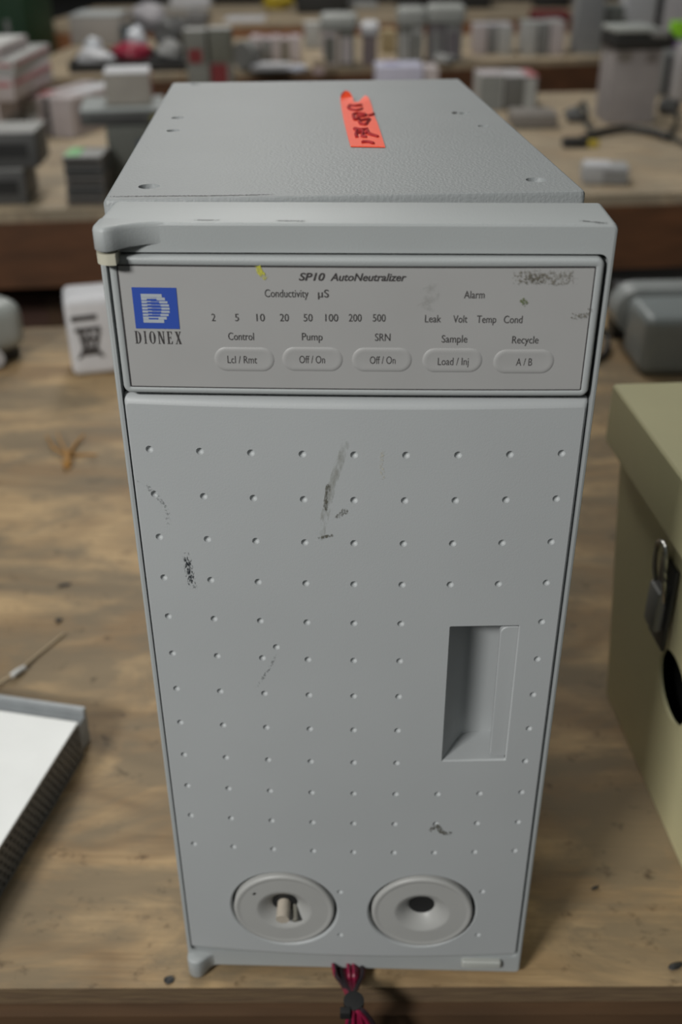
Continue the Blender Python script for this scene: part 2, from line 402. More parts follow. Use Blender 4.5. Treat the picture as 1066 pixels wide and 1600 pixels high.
# --- control panel
panel = thing('control_panel', None, None); panel.parent = inst
for k in ('label', 'category'):
    if k in panel: del panel[k]
PB = .06
pb = lambda x: -PB * max(0.0, 1 - (x / 4.35) ** 2)
ox0, oz0, ox1, oz1 = -4.355, 1.205, 4.355, 3.825
lx0, lz0, lx1, lz1 = -4.21, 1.335, 4.21, 3.67
N1 = 6
def pl(i, y, r=.14):
    L_ = []
    for x, z in rrect(ox0 + i, oz0 + i, ox1 - i, oz1 - i, max(.05, r - i), N1): L_.append(W(x, y + pb(x), z))
    return L_
def linner(i, y): return [W(x, y + pb(x), z) for x, z in rrect(lx0 + i, lz0 + i, lx1 - i, lz1 - i, .012, N1)]
def subdiv(poly, step=.4):
    out = []
    for i, p in enumerate(poly):
        q = poly[(i + 1) % len(poly)]; d = math.hypot(q[0] - p[0], q[1] - p[1]); n = max(1, int(d / step))
        out += [(p[0] + (q[0] - p[0]) * k / n, p[1] + (q[1] - p[1]) * k / n) for k in range(n)]
    return out
def rr2(x0, z0, x1, z1, r, nx=20):     # rounded rect with subdivided top/bottom, equal counts
    P = []
    cs = ((x1 - r, z1 - r, 0), (x0 + r, z1 - r, PI / 2), (x0 + r, z0 + r, PI), (x1 - r, z0 + r, 1.5 * PI))
    for i, (cx, cz, a0) in enumerate(cs):
        for k in range(7):
            a = a0 + k * PI / 12; P.append((cx + r * math.cos(a), cz + r * math.sin(a)))
        nx_, nz_ = cs[(i + 1) % 4][:2]; a = P[-1]; a1 = a0 + PI / 2
        b = (nx_ + r * math.cos(a1), nz_ + r * math.sin(a1))
        m_ = nx if i % 2 == 0 else 4
        for k in range(1, m_): P.append((a[0] + (b[0] - a[0]) * k / m_, a[1] + (b[1] - a[1]) * k / m_))
    return P
bm = bmesh.new()
prof = [(0.0, .2), (0.0, -.02), (.02, -.065), (.05, -.085), (.08, -.088)]
LL = [[W(x, y + pb(x), z) for x, z in rr2(ox0 + i, oz0 + i, ox1 - i, oz1 - i, max(.06, .15 - i))] for i, y in prof]
LL += [[W(x, y + pb(x), z) for x, z in rr2(lx0 - g, lz0 - g, lx1 + g, lz1 + g, .02)] for g, y in ((.02, -.085), (0, -.07), (0, -.03))]
loops(bm, LL)
obj('panel_surround', bm, plastic, panel, angle=60)
# outline and label
def sheet_part(name, x0, z0, x1, z1, y, m, parent, r=.012):
    bm = bmesh.new(); lp = rr2(x0, z0, x1, z1, r)
    face_with_holes(bm, lp, [], lambda x, z: W(x, y + pb(x), z)); return obj(name, bm, m, parent)
sheet_part('label_outline', lx0, lz0, lx1, lz1, -.066, ink, panel)
sheet_part('membrane_label', lx0 + .024, lz0 + .024, lx1 - .024, lz1 - .024, -.072, labelm, panel)
LY = -.076
def onp(u, v, d=0.0):                          # pixel -> panel x,z in units
    x, z = 0, 0
    for _ in range(3):
        P = aty(u, v, (LY + d + pb(x)) * U); x = P.x / U; z = P.z / U + ZT
    return x, z
def PV(x, z, d=0.0): return W(x, LY + pb(x) - d, z)
# buttons
btns = [(335, 429, 561), (441, 536, 561), (550, 644, 562), (660, 754, 563), (771, 866, 565)]
for u0, u1, v in btns:
    xa, z = onp(u0, v); xb, _ = onp(u1, v); bm = bmesh.new(); hh = .235
    def pill(i): return [(x, zz) for x, zz in rrect(xa + i, z - hh + i, xb - i, z + hh - i, hh - i - .001, 10)]
    LL = [[PV(x, zz, d) for x, zz in pill(i)] for i, d in ((0, -.004), (.02, .006), (.05, .012), (.09, .010), (.14, .007))]
    loops(bm, LL, True); obj('button', bm, labelm, panel, angle=80)
# lettering
_H = {}
def text_mesh(s, x0, x1, zb, cap, shear=0, bold=0, depth=.004, d=.004, lift=0):
    cu = bpy.data.curves.new('t', 'FONT'); cu.body = s; cu.size = 1; cu.offset = bold; cu.resolution_u = 4; cu.shear = shear
    o = bpy.data.objects.new('t', cu); col.objects.link(o); me = bpy.data.meshes.new_from_object(o)
    bpy.data.objects.remove(o)
    if 'h' not in _H:
        c2 = bpy.data.curves.new('t', 'FONT'); c2.body = 'H'; o2 = bpy.data.objects.new('t', c2); col.objects.link(o2); m2 = bpy.data.meshes.new_from_object(o2)
        _H['h'] = max(v.co.y for v in m2.vertices); bpy.data.objects.remove(o2)
    a = min(v.co.x for v in me.vertices); b = max(v.co.x for v in me.vertices)
    for v in me.vertices:
        x = x0 + (v.co.x - a) / (b - a) * (x1 - x0); z = zb + v.co.y / _H['h'] * cap
        v.co = PV(x, z, d + lift)
    me.name = 'lettering'
    return me
def text(s, u0, u1, vb, capx, shear=0, bold=0, lift=0):
    xa, zb = onp(u0, vb); xb, _ = onp(u1, vb); _, zt = onp(u0, vb - capx)
    return link('lettering', text_mesh(s, xa, xb, zb, zt - zb, shear, bold, lift=lift), ink, panel)
text('SP10', 467, 508, 438, 11.5, .25, .022); text('AutoNeutralizer', 516, 635, 438.5, 11.5, .25, .018)
text('Conductivity', 414, 482, 464, 12); text('\u00b5S', 497, 514, 464.5, 12, 0, .006)
for s, u, wd in (('2', 334, 6), ('5', 370.5, 6), ('10', 407.5, 13), ('20', 444.5, 14), ('50', 481.5, 14), ('100', 518.5, 20), ('200', 555, 20), ('500', 592.5, 20)):
    text(s, u - wd / 2, u + wd / 2, 501.5 + (u - 334) * .003, 11.5)
text('Alarm', 725, 757, 466, 11.5)
for s, a, b_ in (('Leak', 664, 689), ('Volt', 708, 730), ('Temp', 745, 775), ('Cond', 787, 816)): text(s, a, b_, 503.5 + (a - 664) * .01, 11.5)
for s, a, b_, vb in (('Control', 357, 397, 531), ('Pump', 472, 504, 531.5), ('SRN', 586, 610, 532.5), ('Sample', 690, 730, 535), ('Recycle', 800, 841, 536.5)): text(s, a, b_, vb, 11.5)
for s, a, b_, vb in (('Lcl / Rmt', 356, 402, 567), ('Off / On', 468, 508, 567), ('Off / On', 578, 618, 568), ('Load / Inj', 684, 732, 570), ('A / B', 806, 831, 571)): text(s, a, b_, vb, 11.5, lift=.008)
# logo square with a banded D
lgx0, lgz1 = -3.985, 3.266; lgx1, lgz0 = -3.18, 2.495
def quads(name, rects, m, d, parent):
    bm = bmesh.new()
    for r_ in rects:
        if len(r_) == 4: x0, z0, x1, z1 = r_; P = [(x0, z0), (x1, z0), (x1, z1), (x0, z1)]
        else: P = [(r_[i], r_[i + 1]) for i in range(0, len(r_), 2)]
        bm.faces.new([bm.verts.new(PV(x, z, d)) for x, z in P])
    return obj(name, bm, m, parent, smooth=False)
tag(quads('logo', [(lgx0, lgz0, lgx1, lgz1)], blue, .004, panel), 'blue square logo with a banded letter D')
rs = []; dx0, dz0, dx1, dz1 = lgx0 + .155, lgz0 + .115, lgx1 - .15, lgz1 - .12; hgt = dz1 - dz0
for k in range(9):
    zc = dz1 - hgt * (k + .5) / 9; tt_ = (zc - (dz0 + dz1) / 2) / (hgt / 2); xr = dx0 + .20 + (dx1 - dx0 - .20) * math.sqrt(max(0, 1 - tt_ * tt_)) ** .9
    if k in (0, 8): rs.append((dx0, zc - .031, xr + .03, zc + .031))
    else:
        th_ = .026 if k in (1, 7) else .020
        rs += [(dx0, zc - th_, dx0 + .10, zc + th_), (dx0 + .10, zc - .0, dx0 + .17, zc + th_), (dx0 + .10, zc + .002, xr - .12, zc + th_ * (.9 if k in (1, 7) else .55)), (xr - .15, zc - th_, xr, zc + th_)]
quads('logo_bands', rs, silver, .008, panel)
# serif word under the logo, letters cut by hand: each letter box is 0..1
def bar(x0, z0, x1, z1): return [(x0, z0), (x1, z0), (x1, z1), (x0, z1)]
def arc(cx, cz, rx, rz, t0, t1, wth, n=14):  # crescent strips
    out = []
    for k in range(n):
        a, b = t0 + (t1 - t0) * k / n, t0 + (t1 - t0) * (k + 1) / n
        wa, wb = wth * abs(math.cos(a)) + .05, wth * abs(math.cos(b)) + .05
        out.append([(cx + rx * math.cos(a), cz + rz * math.sin(a)), (cx + rx * math.cos(b), cz + rz * math.sin(b)), (cx + (rx - wb) * math.cos(b), cz + (rz - .05) * math.sin(b)), (cx + (rx - wa) * math.cos(a), cz + (rz - .05) * math.sin(a))])
    return out
LET = {
 'D': [bar(.12, 0, .36, 1), bar(0, 0, .45, .04), bar(0, .96, .45, 1)] + arc(.4, .5, .6, .5, -PI / 2, PI / 2, .24),
 'I': [bar(.3, 0, .7, 1), bar(0.05, 0, .95, .04), bar(0.05, .96, .95, 1)],
 'O': arc(.5, .5, .5, .5, 0, 2 * PI, .22, 24),
 'N': [bar(.1, 0, .2, 1), bar(.82, 0, .92, 1), [(.1, 1), (.34, 1), (.92, 0), (.72, 0)], bar(-.02, 0, .32, .04), bar(.7, .96, 1.04, 1), bar(-.04, .96, .25, 1)],
 'E': [bar(.12, 0, .38, 1), bar(0, 0, .9, .05), bar(0, .95, .88, 1), bar(.35, .48, .66, .53), bar(.64, .38, .7, .63), [(.9, 0), (.95, .24), (.9, .24), (.72, .04)], [(.72, .96), (.86, .76), (.9, .76), (.9, 1)]],
 'X': [[(.08, 1), (.36, 1), (.95, 0), (.66, 0)], [(.1, 0), (.18, 0), (.9, 1), (.8, 1)], bar(0, 0, .34, .04), bar(.55, 0, 1.02, .04), bar(0, .96, .46, 1), bar(.66, .96, 1, 1)]}
xa, zb = onp(212, 536.5); xb, _ = onp(284, 536.5); _, zt_ = onp(212, 517)
wds = {'D': 1, 'I': .5, 'O': 1.0, 'N': 1.05, 'E': .9, 'X': 1.0}; gap = .42
tot = sum(wds[c] for c in 'DIONEX') + gap * 5; s_ = (xb - xa) / tot; cx_ = xa; bm = bmesh.new()
for c in 'DIONEX':
    for P in LET[c]: bm.faces.new([bm.verts.new(PV(cx_ + p[0] * wds[c] * s_, zb + p[1] * (zt_ - zb), .004)) for p in P])
    cx_ += (wds[c] + gap) * s_
obj('lettering', bm, ink, panel, smooth=False)

# --- door
dx0_, dx1_, dz0_, dz1_ = -4.43, 4.41, -15.25, 1.13
door = thing('door', None, None); door.parent = inst
for k in ('label', 'category'):
    if k in door: del door[k]
HX0, HX1, HZ0, HZ1 = 2.04, 3.55, -8.02, -4.10
DISC = [(-1.80, -13.33), (1.78, -13.31)]; DR = 1.43
dim = []
for r_ in range(12):
    for c_ in range(9):
        x = c_ - 4
        if 4 <= r_ <= 8 and c_ in (6, 7): continue
        dim.append((x, -r_ * 1.0074))
dim += [(-.34, -12.573), (-.34, -14.262), (3.295, -12.56), (3.29, -14.262), (-1.682, -4.72)]
bm = bmesh.new(); DI = .17; DX_ = .07
outer = subdiv(rrect(dx0_ + DX_, dz0_ + DI, dx1_ - DX_, dz1_ - DI, .07, 5), .45)
holes = [rrect(HX0, HZ0, HX1, HZ1, .03, 3)] + [circ(x, z, DR, 64) for x, z in DISC] + [circ(x, z, .078, 14) for x, z in dim]
st_ = []
for i in range(-8, 9):
    for j in range(0, 33):
        x, z = i * .5 + .25, .75 - j * .5
        if dx0_ + .3 < x < dx1_ - .3 and dz0_ + .3 < z < dz1_ - .2 and not (HX0 - .1 < x < HX1 + .1 and HZ0 - .1 < z < HZ1 + .1) and all(math.hypot(x - a, z - b) > DR + .1 for a, b in DISC) and all(math.hypot(x - a, z - b) > .15 for a, b in dim):
            st_.append((x, z))
DV = lambda x, z, d=0.0: W(x, bul(x) + d, z)
face_with_holes(bm, outer, holes, lambda x, z: DV(x, z), st_)
def douter(i, y):
    P = subdiv(rrect(dx0_ + DX_, dz0_ + DI, dx1_ - DX_, dz1_ - DI, .07, 5), .45); cx, cz = (dx0_ + dx1_) / 2, (dz0_ + dz1_) / 2
    sx_ = (dx1_ - dx0_ - 2 * i * DX_ / DI) / (dx1_ - dx0_ - 2 * DX_); sz_ = (dz1_ - dz0_ - 2 * i) / (dz1_ - dz0_ - 2 * DI)
    return [DV(cx + (x - cx) * sx_, cz + (z - cz) * sz_, y) for x, z in P]
loops(bm, [douter(DI, 0), douter(.13, .012), douter(.07, .05), douter(.02, .11), douter(0, .18), douter(0, .36)])
for x, z in dim:
    loops(bm, [[DV(a, b, d) for a, b in circ(x, z, r_, 14)] for r_, d in ((.078, 0), (.072, .030), (.052, .058), (.022, .072))], True)
for x, z in DISC:     # socket around each port cover: rolled lip then groove
    loops(bm, [[DV(a, b, d) for a, b in circ(x, z, r_, 64)] for r_, d in ((DR, 0), (DR - .03, .015), (DR - .055, .06), (DR - .06, .28))])
# handle pocket
def hl(x0, z0, x1, z1, d): return [DV(x, z, d) for x, z in ((x1, z1), (x0, z1), (x0, z0), (x1, z0))]
hole_o = rrect(HX0, HZ0, HX1, HZ1, .03, 3)
loops(bm, [[DV(x, z, d) for x, z in rrect(HX0 + i, HZ0 + i, HX1 - i, HZ1 - i, .03, 3)] for i, d in ((0, 0), (.015, .012), (.025, .05))])
obj('door_panel', bm, doormat, door, angle=40)
bm = bmesh.new()      # pocket: left wall leans in, floor slopes, back flat, right wall undercut
nL = 10; rings = []
A0 = [(HX0 + .025, .05), (HX0 + .22, .40), (HX0 + .40, .70), (HX0 + .52, .84), (HX0 + .68, .92), (HX0 + .9, .95), (HX1 - .02, .95), (HX1 + .22, .90), (HX1 + .22, .24), (HX1 - .025, .24)]
zbot = lambda d: HZ0 + .025 + max(0, d - .05) * .03
ztop = lambda d: HZ1 - .025 - max(0, d - .05) * .05
T = [bm.verts.new(DV(x, ztop(d), d)) for x, d in A0]; Bq = [bm.verts.new(DV(x, zbot(d), d)) for x, d in A0]
for i in range(len(A0) - 1): bm.faces.new((T[i], T[i + 1], Bq[i + 1], Bq[i]))
bm.faces.new(T + [bm.verts.new(DV(HX1 - .025, ztop(.05), .05))])
bm.faces.new(Bq + [bm.verts.new(DV(HX1 - .025, zbot(.05), .05))])
obj('handle_pocket', bm, doormat, door, smooth='keep', angle=30)
bm = bmesh.new()      # finger grip plate on the right of the pocket
gx0, gx1, gz0, gz1 = HX1 - .40, HX1 - .02, HZ0 + .10, HZ1 - .10
gp = [(gx1, gz0), (gx1, gz1)] + [(gx0 + .16 + .16 * math.cos(PI / 2 + k * PI / 12), gz1 - .16 + .16 * math.sin(PI / 2 + k * PI / 12)) for k in range(7)] + [(gx0 + .02, gz0 + .05), (gx0 + .10, gz0)]
loopsP = lambda i, d: [DV(x + (i if x < gx1 - .01 else 0), z - (i if z > gz1 - .1 else 0), d) for x, z in gp]
rg = loops(bm, [loopsP(.015, .075), loopsP(0, .10), loopsP(0, .22)]); bm.faces.new(rg[0]); bm.faces.new(rg[-1])
obj('finger_grip', bm, doormat, door, angle=20)
# port covers
for k, (x, z) in enumerate(DISC):
    cyd = bul(x); RR = DR - .12
    bm = bmesh.new(); prof = [(RR, .28), (RR, .02), (RR - .02, -.03), (RR - .06, -.05), (RR - .11, -.045), (RR - .15, -.03), (RR - .18, -.03), (.75, -.03), (.71, -.03), (.68, -.02), (.63, .005), (.52, .07), (.42, .16), (.35, .22), (.33, .26)]
    rings = []
    for r_, d in prof: rings.append([bm.verts.new(W(x + r_ * math.cos(2 * PI * j / 64), cyd + d, z + r_ * math.sin(2 * PI * j / 64))) for j in range(64)])
    for A, C_ in zip(rings, rings[1:]):
        for j in range(64): bm.faces.new((A[j], A[(j + 1) % 64], C_[(j + 1) % 64], C_[j]))
    pc = obj('port_cover', bm, discm, door, angle=45)
    bm = bmesh.new(); lathe(bm, [(.34 * U, 0), (.33 * U, .02 * U), (.30 * U, .5 * U), (0, .5 * U)], 32, W(x, cyd + .25, z)); tag(obj('socket', bm, black, door), 'black round socket')
    if k == 0:
        bm = bmesh.new()
        tube_bm(bm, [W(x - .02, cyd + .70, z - .02), W(x - .02, cyd + .3, z - .05), W(x - .03, cyd - .22, z - .12)], .175 * U, 18)
        tag(obj('tube_stub', bm, tube, door), 'pale stained plastic tube stub')
        bm = bmesh.new(); tube_bm(bm, [W(x + .20, cyd + .70, z - .05), W(x + .26, cyd + .2, z - .18), W(x + .29, cyd - .12, z - .30)], .075 * U, 12)
        tag(obj('tube_clip', bm, mat('dull_grey_clip', (.2, .19, .16), .5), door), 'thin grey clip beside the tube stub')
        bm = bmesh.new(); bx(bm, -.045 * U, -.002 * U, -.03 * U, .045 * U, .004 * U, .03 * U); o = obj('scratch', bm, black, door); o.location = W(x - .75, cyd - .035, z + .62); o.rotation_euler = (0, -.8, 0)

# --- stains: thin ribbons of noise-broken smear on the surfaces
def smear(name, c, density, nscale, stretch=1, soft=1.0, op=.85):
    m, n, p = nodes(name); N = n.nodes.new; L = n.links.new
    uv = N('ShaderNodeUVMap'); s = N('ShaderNodeSeparateXYZ'); L(uv.outputs[0], s.inputs[0])
    def math_(op, a, b=None, c_=None):
        x = N('ShaderNodeMath'); x.operation = op
        for i, q in enumerate((a, b, c_)):
            if q is None: continue
            if isinstance(q, (int, float)): x.inputs[i].default_value = q
            else: L(q, x.inputs[i])
        return x.outputs[0]
    a = math_('SUBTRACT', 1, math_('POWER', math_('ABSOLUTE', math_('MULTIPLY_ADD', s.outputs[1], 2, -1)), 2))
    b = math_('SUBTRACT', 1, math_('POWER', math_('ABSOLUTE', math_('MULTIPLY_ADD', s.outputs[0], 2, -1)), 3))
    t = N('ShaderNodeTexCoord'); no = N('ShaderNodeTexNoise'); no.inputs['Scale'].default_value = nscale; no.inputs['Detail'].default_value = 4; no.inputs['Roughness'].default_value = .65
    mp = N('ShaderNodeMapping'); mp.inputs['Scale'].default_value = (1, 1, stretch); L(t.outputs['Object'], mp.inputs[0]); L(mp.outputs[0], no.inputs['Vector'])
    env = math_('MULTIPLY', a, b)
    k = math_('SUBTRACT', math_('ADD', no.outputs[0], math_('MULTIPLY', env, .16)), 1 - density)
    k = math_('MULTIPLY', k, 6 / soft); cl_ = N('ShaderNodeClamp'); L(k, cl_.inputs[0])
    k2 = math_('MULTIPLY', cl_.outputs[0], math_('MINIMUM', math_('MULTIPLY', env, 4), 1)); al = math_('MULTIPLY', k2, op)
    p.inputs['Base Color'].default_value = (*c, 1); p.inputs['Roughness'].default_value = .6; L(al, p.inputs['Alpha'])
    return m
def ondoor(u, v):
    x = 0
    for _ in range(4):
        P = aty(u, v, bul(x) * U); x = P.x / U
    return P.x / U, P.z / U + ZT
def ribbon(name, pix, wpx, m, conv, place, parent, label=None):
    pts = [conv(*p) for p in pix]; s = smoothpts([(a, b, 0) for a, b in pts], 8); bm = bmesh.new(); uvl = bm.loops.layers.uv.new('UVMap'); n = len(s)
    wd = wpx / 80 / 2; L_ = []
    for i, p in enumerate(s):
        d = (s[min(i + 1, n - 1)] - s[max(i - 1, 0)]).normalized(); q = Vector((-d.y, d.x, 0)) * wd
        L_.append((bm.verts.new(place(p.x + q.x, p.y + q.y)), bm.verts.new(place(p.x, p.y)), bm.verts.new(place(p.x - q.x, p.y - q.y)), i / (n - 1)))
    for A, C_ in zip(L_, L_[1:]):
        for j in (0, 1):
            f = bm.faces.new((A[j], A[j + 1], C_[j + 1], C_[j]))
            for lo, (uu, vv) in zip(f.loops, ((A[3], j / 2), (A[3], (j + 1) / 2), (C_[3], (j + 1) / 2), (C_[3], j / 2))): lo[uvl].uv = (uu, vv)
    o = obj(name, bm, m, parent, smooth=False)
    if label: o['label'] = label
    return o
dpl = lambda x, z: DV(x, z, -.006); ppl = lambda x, z: PV(x, z, .01)
sm_dark = smear('black_scuff', (.015, .02, .025), .43, 1300, .4, 1.0, 1.0); sm_brown = smear('grey_brown_smear', (.24, .235, .18), .52, 500, .3, 3, .6)
sm_brown2 = smear('dark_brown_smear', (.12, .115, .09), .50, 1300, .4, 1.5); sm_fine = smear('faint_grey_scratch', (.16, .17, .17), .39, 900, 1, 1.5, .7)
sm_lt = smear('brown_crumb_stain', (.19, .175, .135), .44, 900, 1, 1.4, .75); sm_yel = smear('yellow_mark', (.60, .58, .06), .54, 900, 1, 1.2); sm_grn = smear('olive_spot', (.14, .17, .07), .50, 1500, 1, 1.2)
ribbon('scuff_mark', [(290, 862), (294, 885), (298, 902), (302, 920)], 17, sm_dark, ondoor, dpl, door, 'black scuff mark')
ribbon('smear', [(543, 688), (530, 725), (517, 765), (508, 805), (500, 845)], 15, sm_brown, ondoor, dpl, door, 'long grey-brown smear')
ribbon('smear', [(514, 755), (510, 775), (508, 800)], 9, sm_brown2, ondoor, dpl, door, 'dark streak in the smear')
ribbon('smear', [(524, 810), (532, 804), (538, 797), (543, 803)], 9, sm_brown2, ondoor, dpl, door)
ribbon('scratch', [(212, 748), (232, 762), (248, 778), (260, 796), (264, 830)], 10, sm_fine, ondoor, dpl, door)
ribbon('scratch', [(432, 1020), (420, 1045), (400, 1075)], 7, sm_fine, ondoor, dpl, door)
ribbon('smear', [(598, 700), (596, 725), (600, 755)], 8, smear('pale_cream_mark', (.58, .56, .47), .42, 900, 1, 1.2), ondoor, dpl, door)
ribbon('smear', [(672, 1300), (682, 1290), (692, 1301), (708, 1302)], 12, sm_brown2, ondoor, dpl, door)
ribbon('smear', [(496, 842), (510, 838), (522, 836)], 6, sm_brown2, ondoor, dpl, door)
ribbon('crumb_stain', [(800, 436), (825, 432), (860, 434), (905, 434)], 24, sm_lt, onp, ppl, panel, 'speckled brown stain')
ribbon('crumb_stain', [(815, 438), (835, 436), (850, 436)], 20, sm_lt, onp, ppl, panel)
ribbon('smear', [(668, 445), (674, 462), (660, 490)], 26, smear('grey_smudge', (.27, .27, .24), .46, 350, 1, 3.5, .45), onp, ppl, panel)
ribbon('yellow_mark', [(402, 414), (406, 425), (417, 435)], 10, sm_yel, onp, ppl, panel, 'yellow crayon mark')
ribbon('olive_spot', [(814, 467), (818, 471), (823, 476)], 10, sm_grn, onp, ppl, panel)
ribbon('crumb_stain', [(890, 494), (915, 492), (926, 480)], 12, smear('faint_crumbs', (.2, .19, .16), .42, 1200, 1, 1.2), onp, ppl, panel)
# scraped paint along the front edge of the case top
def ctop(x, y): return CV(x, y, CZT + .004)
bm = bmesh.new(); bm.free()
edgechip = smear('scraped_paint', (.08, .08, .08), .50, 1300, 1, 1.0)
def conv_c(u, v):
    P = at(u, v, (CZT - ZT) * U); x = P.x / U - X0; y = P.y / U - CY0; return x * ct + y * st, -x * st + y * ct
ribbon('scraped_paint', [(166, 307.4), (260, 306.5), (350, 305.8), (430, 304)], 8, edgechip, conv_c, ctop, case, 'scraped bare line along the front edge')
def ftop_conv(u, v): P = at(u, v, (FZ1 - ZT) * U); return P.x / U, P.y / U
ribbon('scraped_paint', [(300, 344), (345, 344.5)], 5, edgechip, ftop_conv, lambda x, y: W(x, y, FZ1 + .006), frame)
ribbon('scraped_paint', [(430, 345), (480, 345.5)], 5, edgechip, ftop_conv, lambda x, y: W(x, y, FZ1 + .006), frame)
ribbon('scraped_paint', [(905, 345), (950, 349)], 6, edgechip, ftop_conv, lambda x, y: W(x, y, FZ1 + .006), frame)

# ---------------------------------------------------------------- orange tag on top
tg = thing('tape_tag', 'fluorescent orange tape tag with torn end on top of the instrument', 'tag', at(565, 190, (CZT - ZT) * U))
zc = (CZT - ZT) * U
out = [(548, 228), (602, 229), (596, 210), (590, 192), (584, 178), (582, 168), (579, 158), (575, 151), (571, 148.5), (566, 153), (561, 158.5), (553, 158.5), (551, 150), (547, 143.5), (540, 141.5), (534, 146), (532, 156), (534, 170), (538, 190), (543, 210)]
o0 = tg.location.copy()
bm = bmesh.new()
def tape_piece(pts, lifts):
    top = [bm.verts.new(at(u, v, zc + .0006 + l) - o0) for (u, v), l in zip(pts, lifts)]; bot = [bm.verts.new(t_.co - Vector((0, 0, .0004))) for t_ in top]
    n = len(pts); bm.faces.new(top); bm.faces.new(bot[::-1])
    for i in range(n): bm.faces.new((top[i], bot[i], bot[(i + 1) % n], top[(i + 1) % n]))
tape_piece([(548, 228), (602, 229), (596, 210), (590, 192), (584, 178), (582, 168), (579, 159), (561, 159), (553, 159), (532.5, 159), (534, 170), (538, 190), (543, 210)], [0] * 13)
tape_piece([(579, 159), (576, 152), (571, 148.5), (566, 153), (561, 159)], [0, .0008, .0012, .0006, 0])
tape_piece([(553, 159), (551, 151), (547, 144), (540, 141), (534, 146), (532, 153), (532.5, 159)], [0, .001, .003, .004, .003, .001, 0])
obj('tape', bm, orange, tg, smooth=False)
K = .1313
strokes = [[(500, 262), (420, 272), (350, 268), (345, 300), (400, 322), (470, 318), (500, 300)], [(390, 372), (460, 362), (545, 372), (520, 395), (440, 398)], [(398, 372), (405, 405), (420, 436), (470, 418)], [(575, 385), (610, 382), (645, 366)],
           [(470, 452), (530, 436), (592, 428), (560, 462), (545, 492), (490, 486), (470, 455)], [(410, 540), (440, 565), (430, 600), (440, 640)], [(410, 540), (490, 552), (570, 546)], [(430, 596), (500, 586), (560, 596)], [(500, 548), (515, 590), (505, 632), (560, 640)], [(565, 560), (585, 600), (640, 622), (690, 636)], [(500, 703), (570, 700), (640, 716)]]
bm = bmesh.new()
for s in strokes: tube_bm(bm, smoothpts([at(500 + a * K, 130 + b * K, zc + .0009) - o0 for a, b in s], 3), .0008, 4)
obj('handwriting', bm, marker, tg, smooth=False)

# ---------------------------------------------------------------- wire bundle over the bench edge
wb = thing('wire_bundle', 'bundle of crimson and black wires hanging over the bench edge under the instrument', 'wires', at(550, 1545))
o0 = wb.location.copy(); wr = mat('crimson_wire', (.24, .010, .045), .4, .15, 200); wk = mat('black_wire', (.02, .01, .015), .45)
tie = aty(553, 1566, -.030)
for i in range(16):
    a = random.uniform(-1, 1); u0 = 549 + a * 29; th_ = i * 2.4
    q = Vector((math.cos(th_), math.sin(th_), 0)) * .0022 * random.uniform(.3, 1)
    end_u = 572 + random.uniform(-34, 34); b_ = .012 if i < 11 else .02
    P = [at(u0 - 4, 1470, .0035 + .001 * (i % 3)), at(u0, 1518, .003 + .0018 * (i % 4)), at(u0 + (551 - u0) * .4, 1537, .006 + .0014 * (i % 3)), tie + q, aty(553 + (end_u - 553) * .45, 1590, -.034) + q, aty(end_u, 1640, -.032 - b_ * .2) + q * 2]
    bm = bmesh.new(); tube_bm(bm, [p - o0 for p in smoothpts(P, 6)], .00105, 7)
    obj('wire', bm, wr if i % 3 != 2 else wk, wb)
bm = bmesh.new()
lathe(bm, [(.0036, -.0018), (.0050, -.0015), (.0050, .0015), (.0036, .0018)], 20, tie - o0, 'z'); bx(bm, -.0025, -.0075, -.0025, .0025, -.0040, .0025, .0005, 2, Matrix.Translation(tie - o0 + Vector((-.004, 0, 0))))
tag(obj('cable_tie', bm, black, wb), 'black cable tie')

# ================================================================ NEAR BENCH THINGS
# white printed carton left
def frontbox(name, label, cat, u0, v0, u1, v1, vt, depth, m, z0=0.0, bev=.002, group=None, patches=(), body='carton', zt=None, seg=2, lid=None, yawadd=0):
    P0 = at(u0, v0, z0); P1 = at(u1, v1, z0); d = P1 - P0; wd = d.length; yaw = math.atan2(d.y, d.x) + yawadd
    h = (zat(P0, vt) - z0) if zt is None else zt - z0
    t = thing(name, label, cat, P0, yaw, group)
    box(body, 0, 0, .0002, wd, depth, h, m, t, min(bev, h * .3), seg)
    for pt in patches:
        f, a, b, c, e, pm, pn = pt[:7]; th = pt[7] if len(pt) > 7 else .0006
        if f == 'f': box(pn, a * wd, -th, b * h, c * wd, .0003, e * h, pm, t)
        elif f == 't': box(pn, a * wd, b * depth, h - .0003, c * wd, e * depth, h + th, pm, t)
        elif f == 'r': box(pn, wd - .0003, a * depth, b * h, wd + th, c * depth, e * h, pm, t)
    t['_h'] = z0 + h
    return t, wd, h
pc, wd, h = frontbox('printed_carton', 'white rounded carton with black symbol print left behind the instrument', 'box', 115, 590, 200, 588, 470, .062, white2, bev=.010, seg=4, yawadd=.2)
def pb_(bm, quad, th=.0006):
    f = [bm.verts.new((x * wd, -th, z * h)) for x, z in quad]; g = [bm.verts.new((x * wd, .0003, z * h)) for x, z in quad]
    bm.faces.new(f); 
    for i in range(len(f)): bm.faces.new((f[i], f[(i + 1) % len(f)], g[(i + 1) % len(f)], g[i]))
bm = bmesh.new(); pb_(bm, [(.10, .72), (.56, .73), (.56, .80), (.10, .79)]); obj('printed_bar', bm, ink, pc, smooth=False)
bm = bmesh.new()
for q in ([(.14, .58), (.60, .59), (.60, .645), (.14, .64)], [(.20, .58), (.30, .58), (.34, .36), (.24, .36)], [(.52, .58), (.60, .59), (.52, .36), (.44, .36)], [(.24, .46), (.52, .47), (.52, .52), (.24, .51)], [(.16, .27), (.56, .28), (.50, .38), (.24, .37)], [(.36, .36), (.42, .36), (.42, .60), (.36, .60)], [(.12, .24), (.20, .24), (.26, .32), (.20, .32)], [(.54, .24), (.62, .24), (.54, .34), (.48, .33)]): pb_(bm, q)
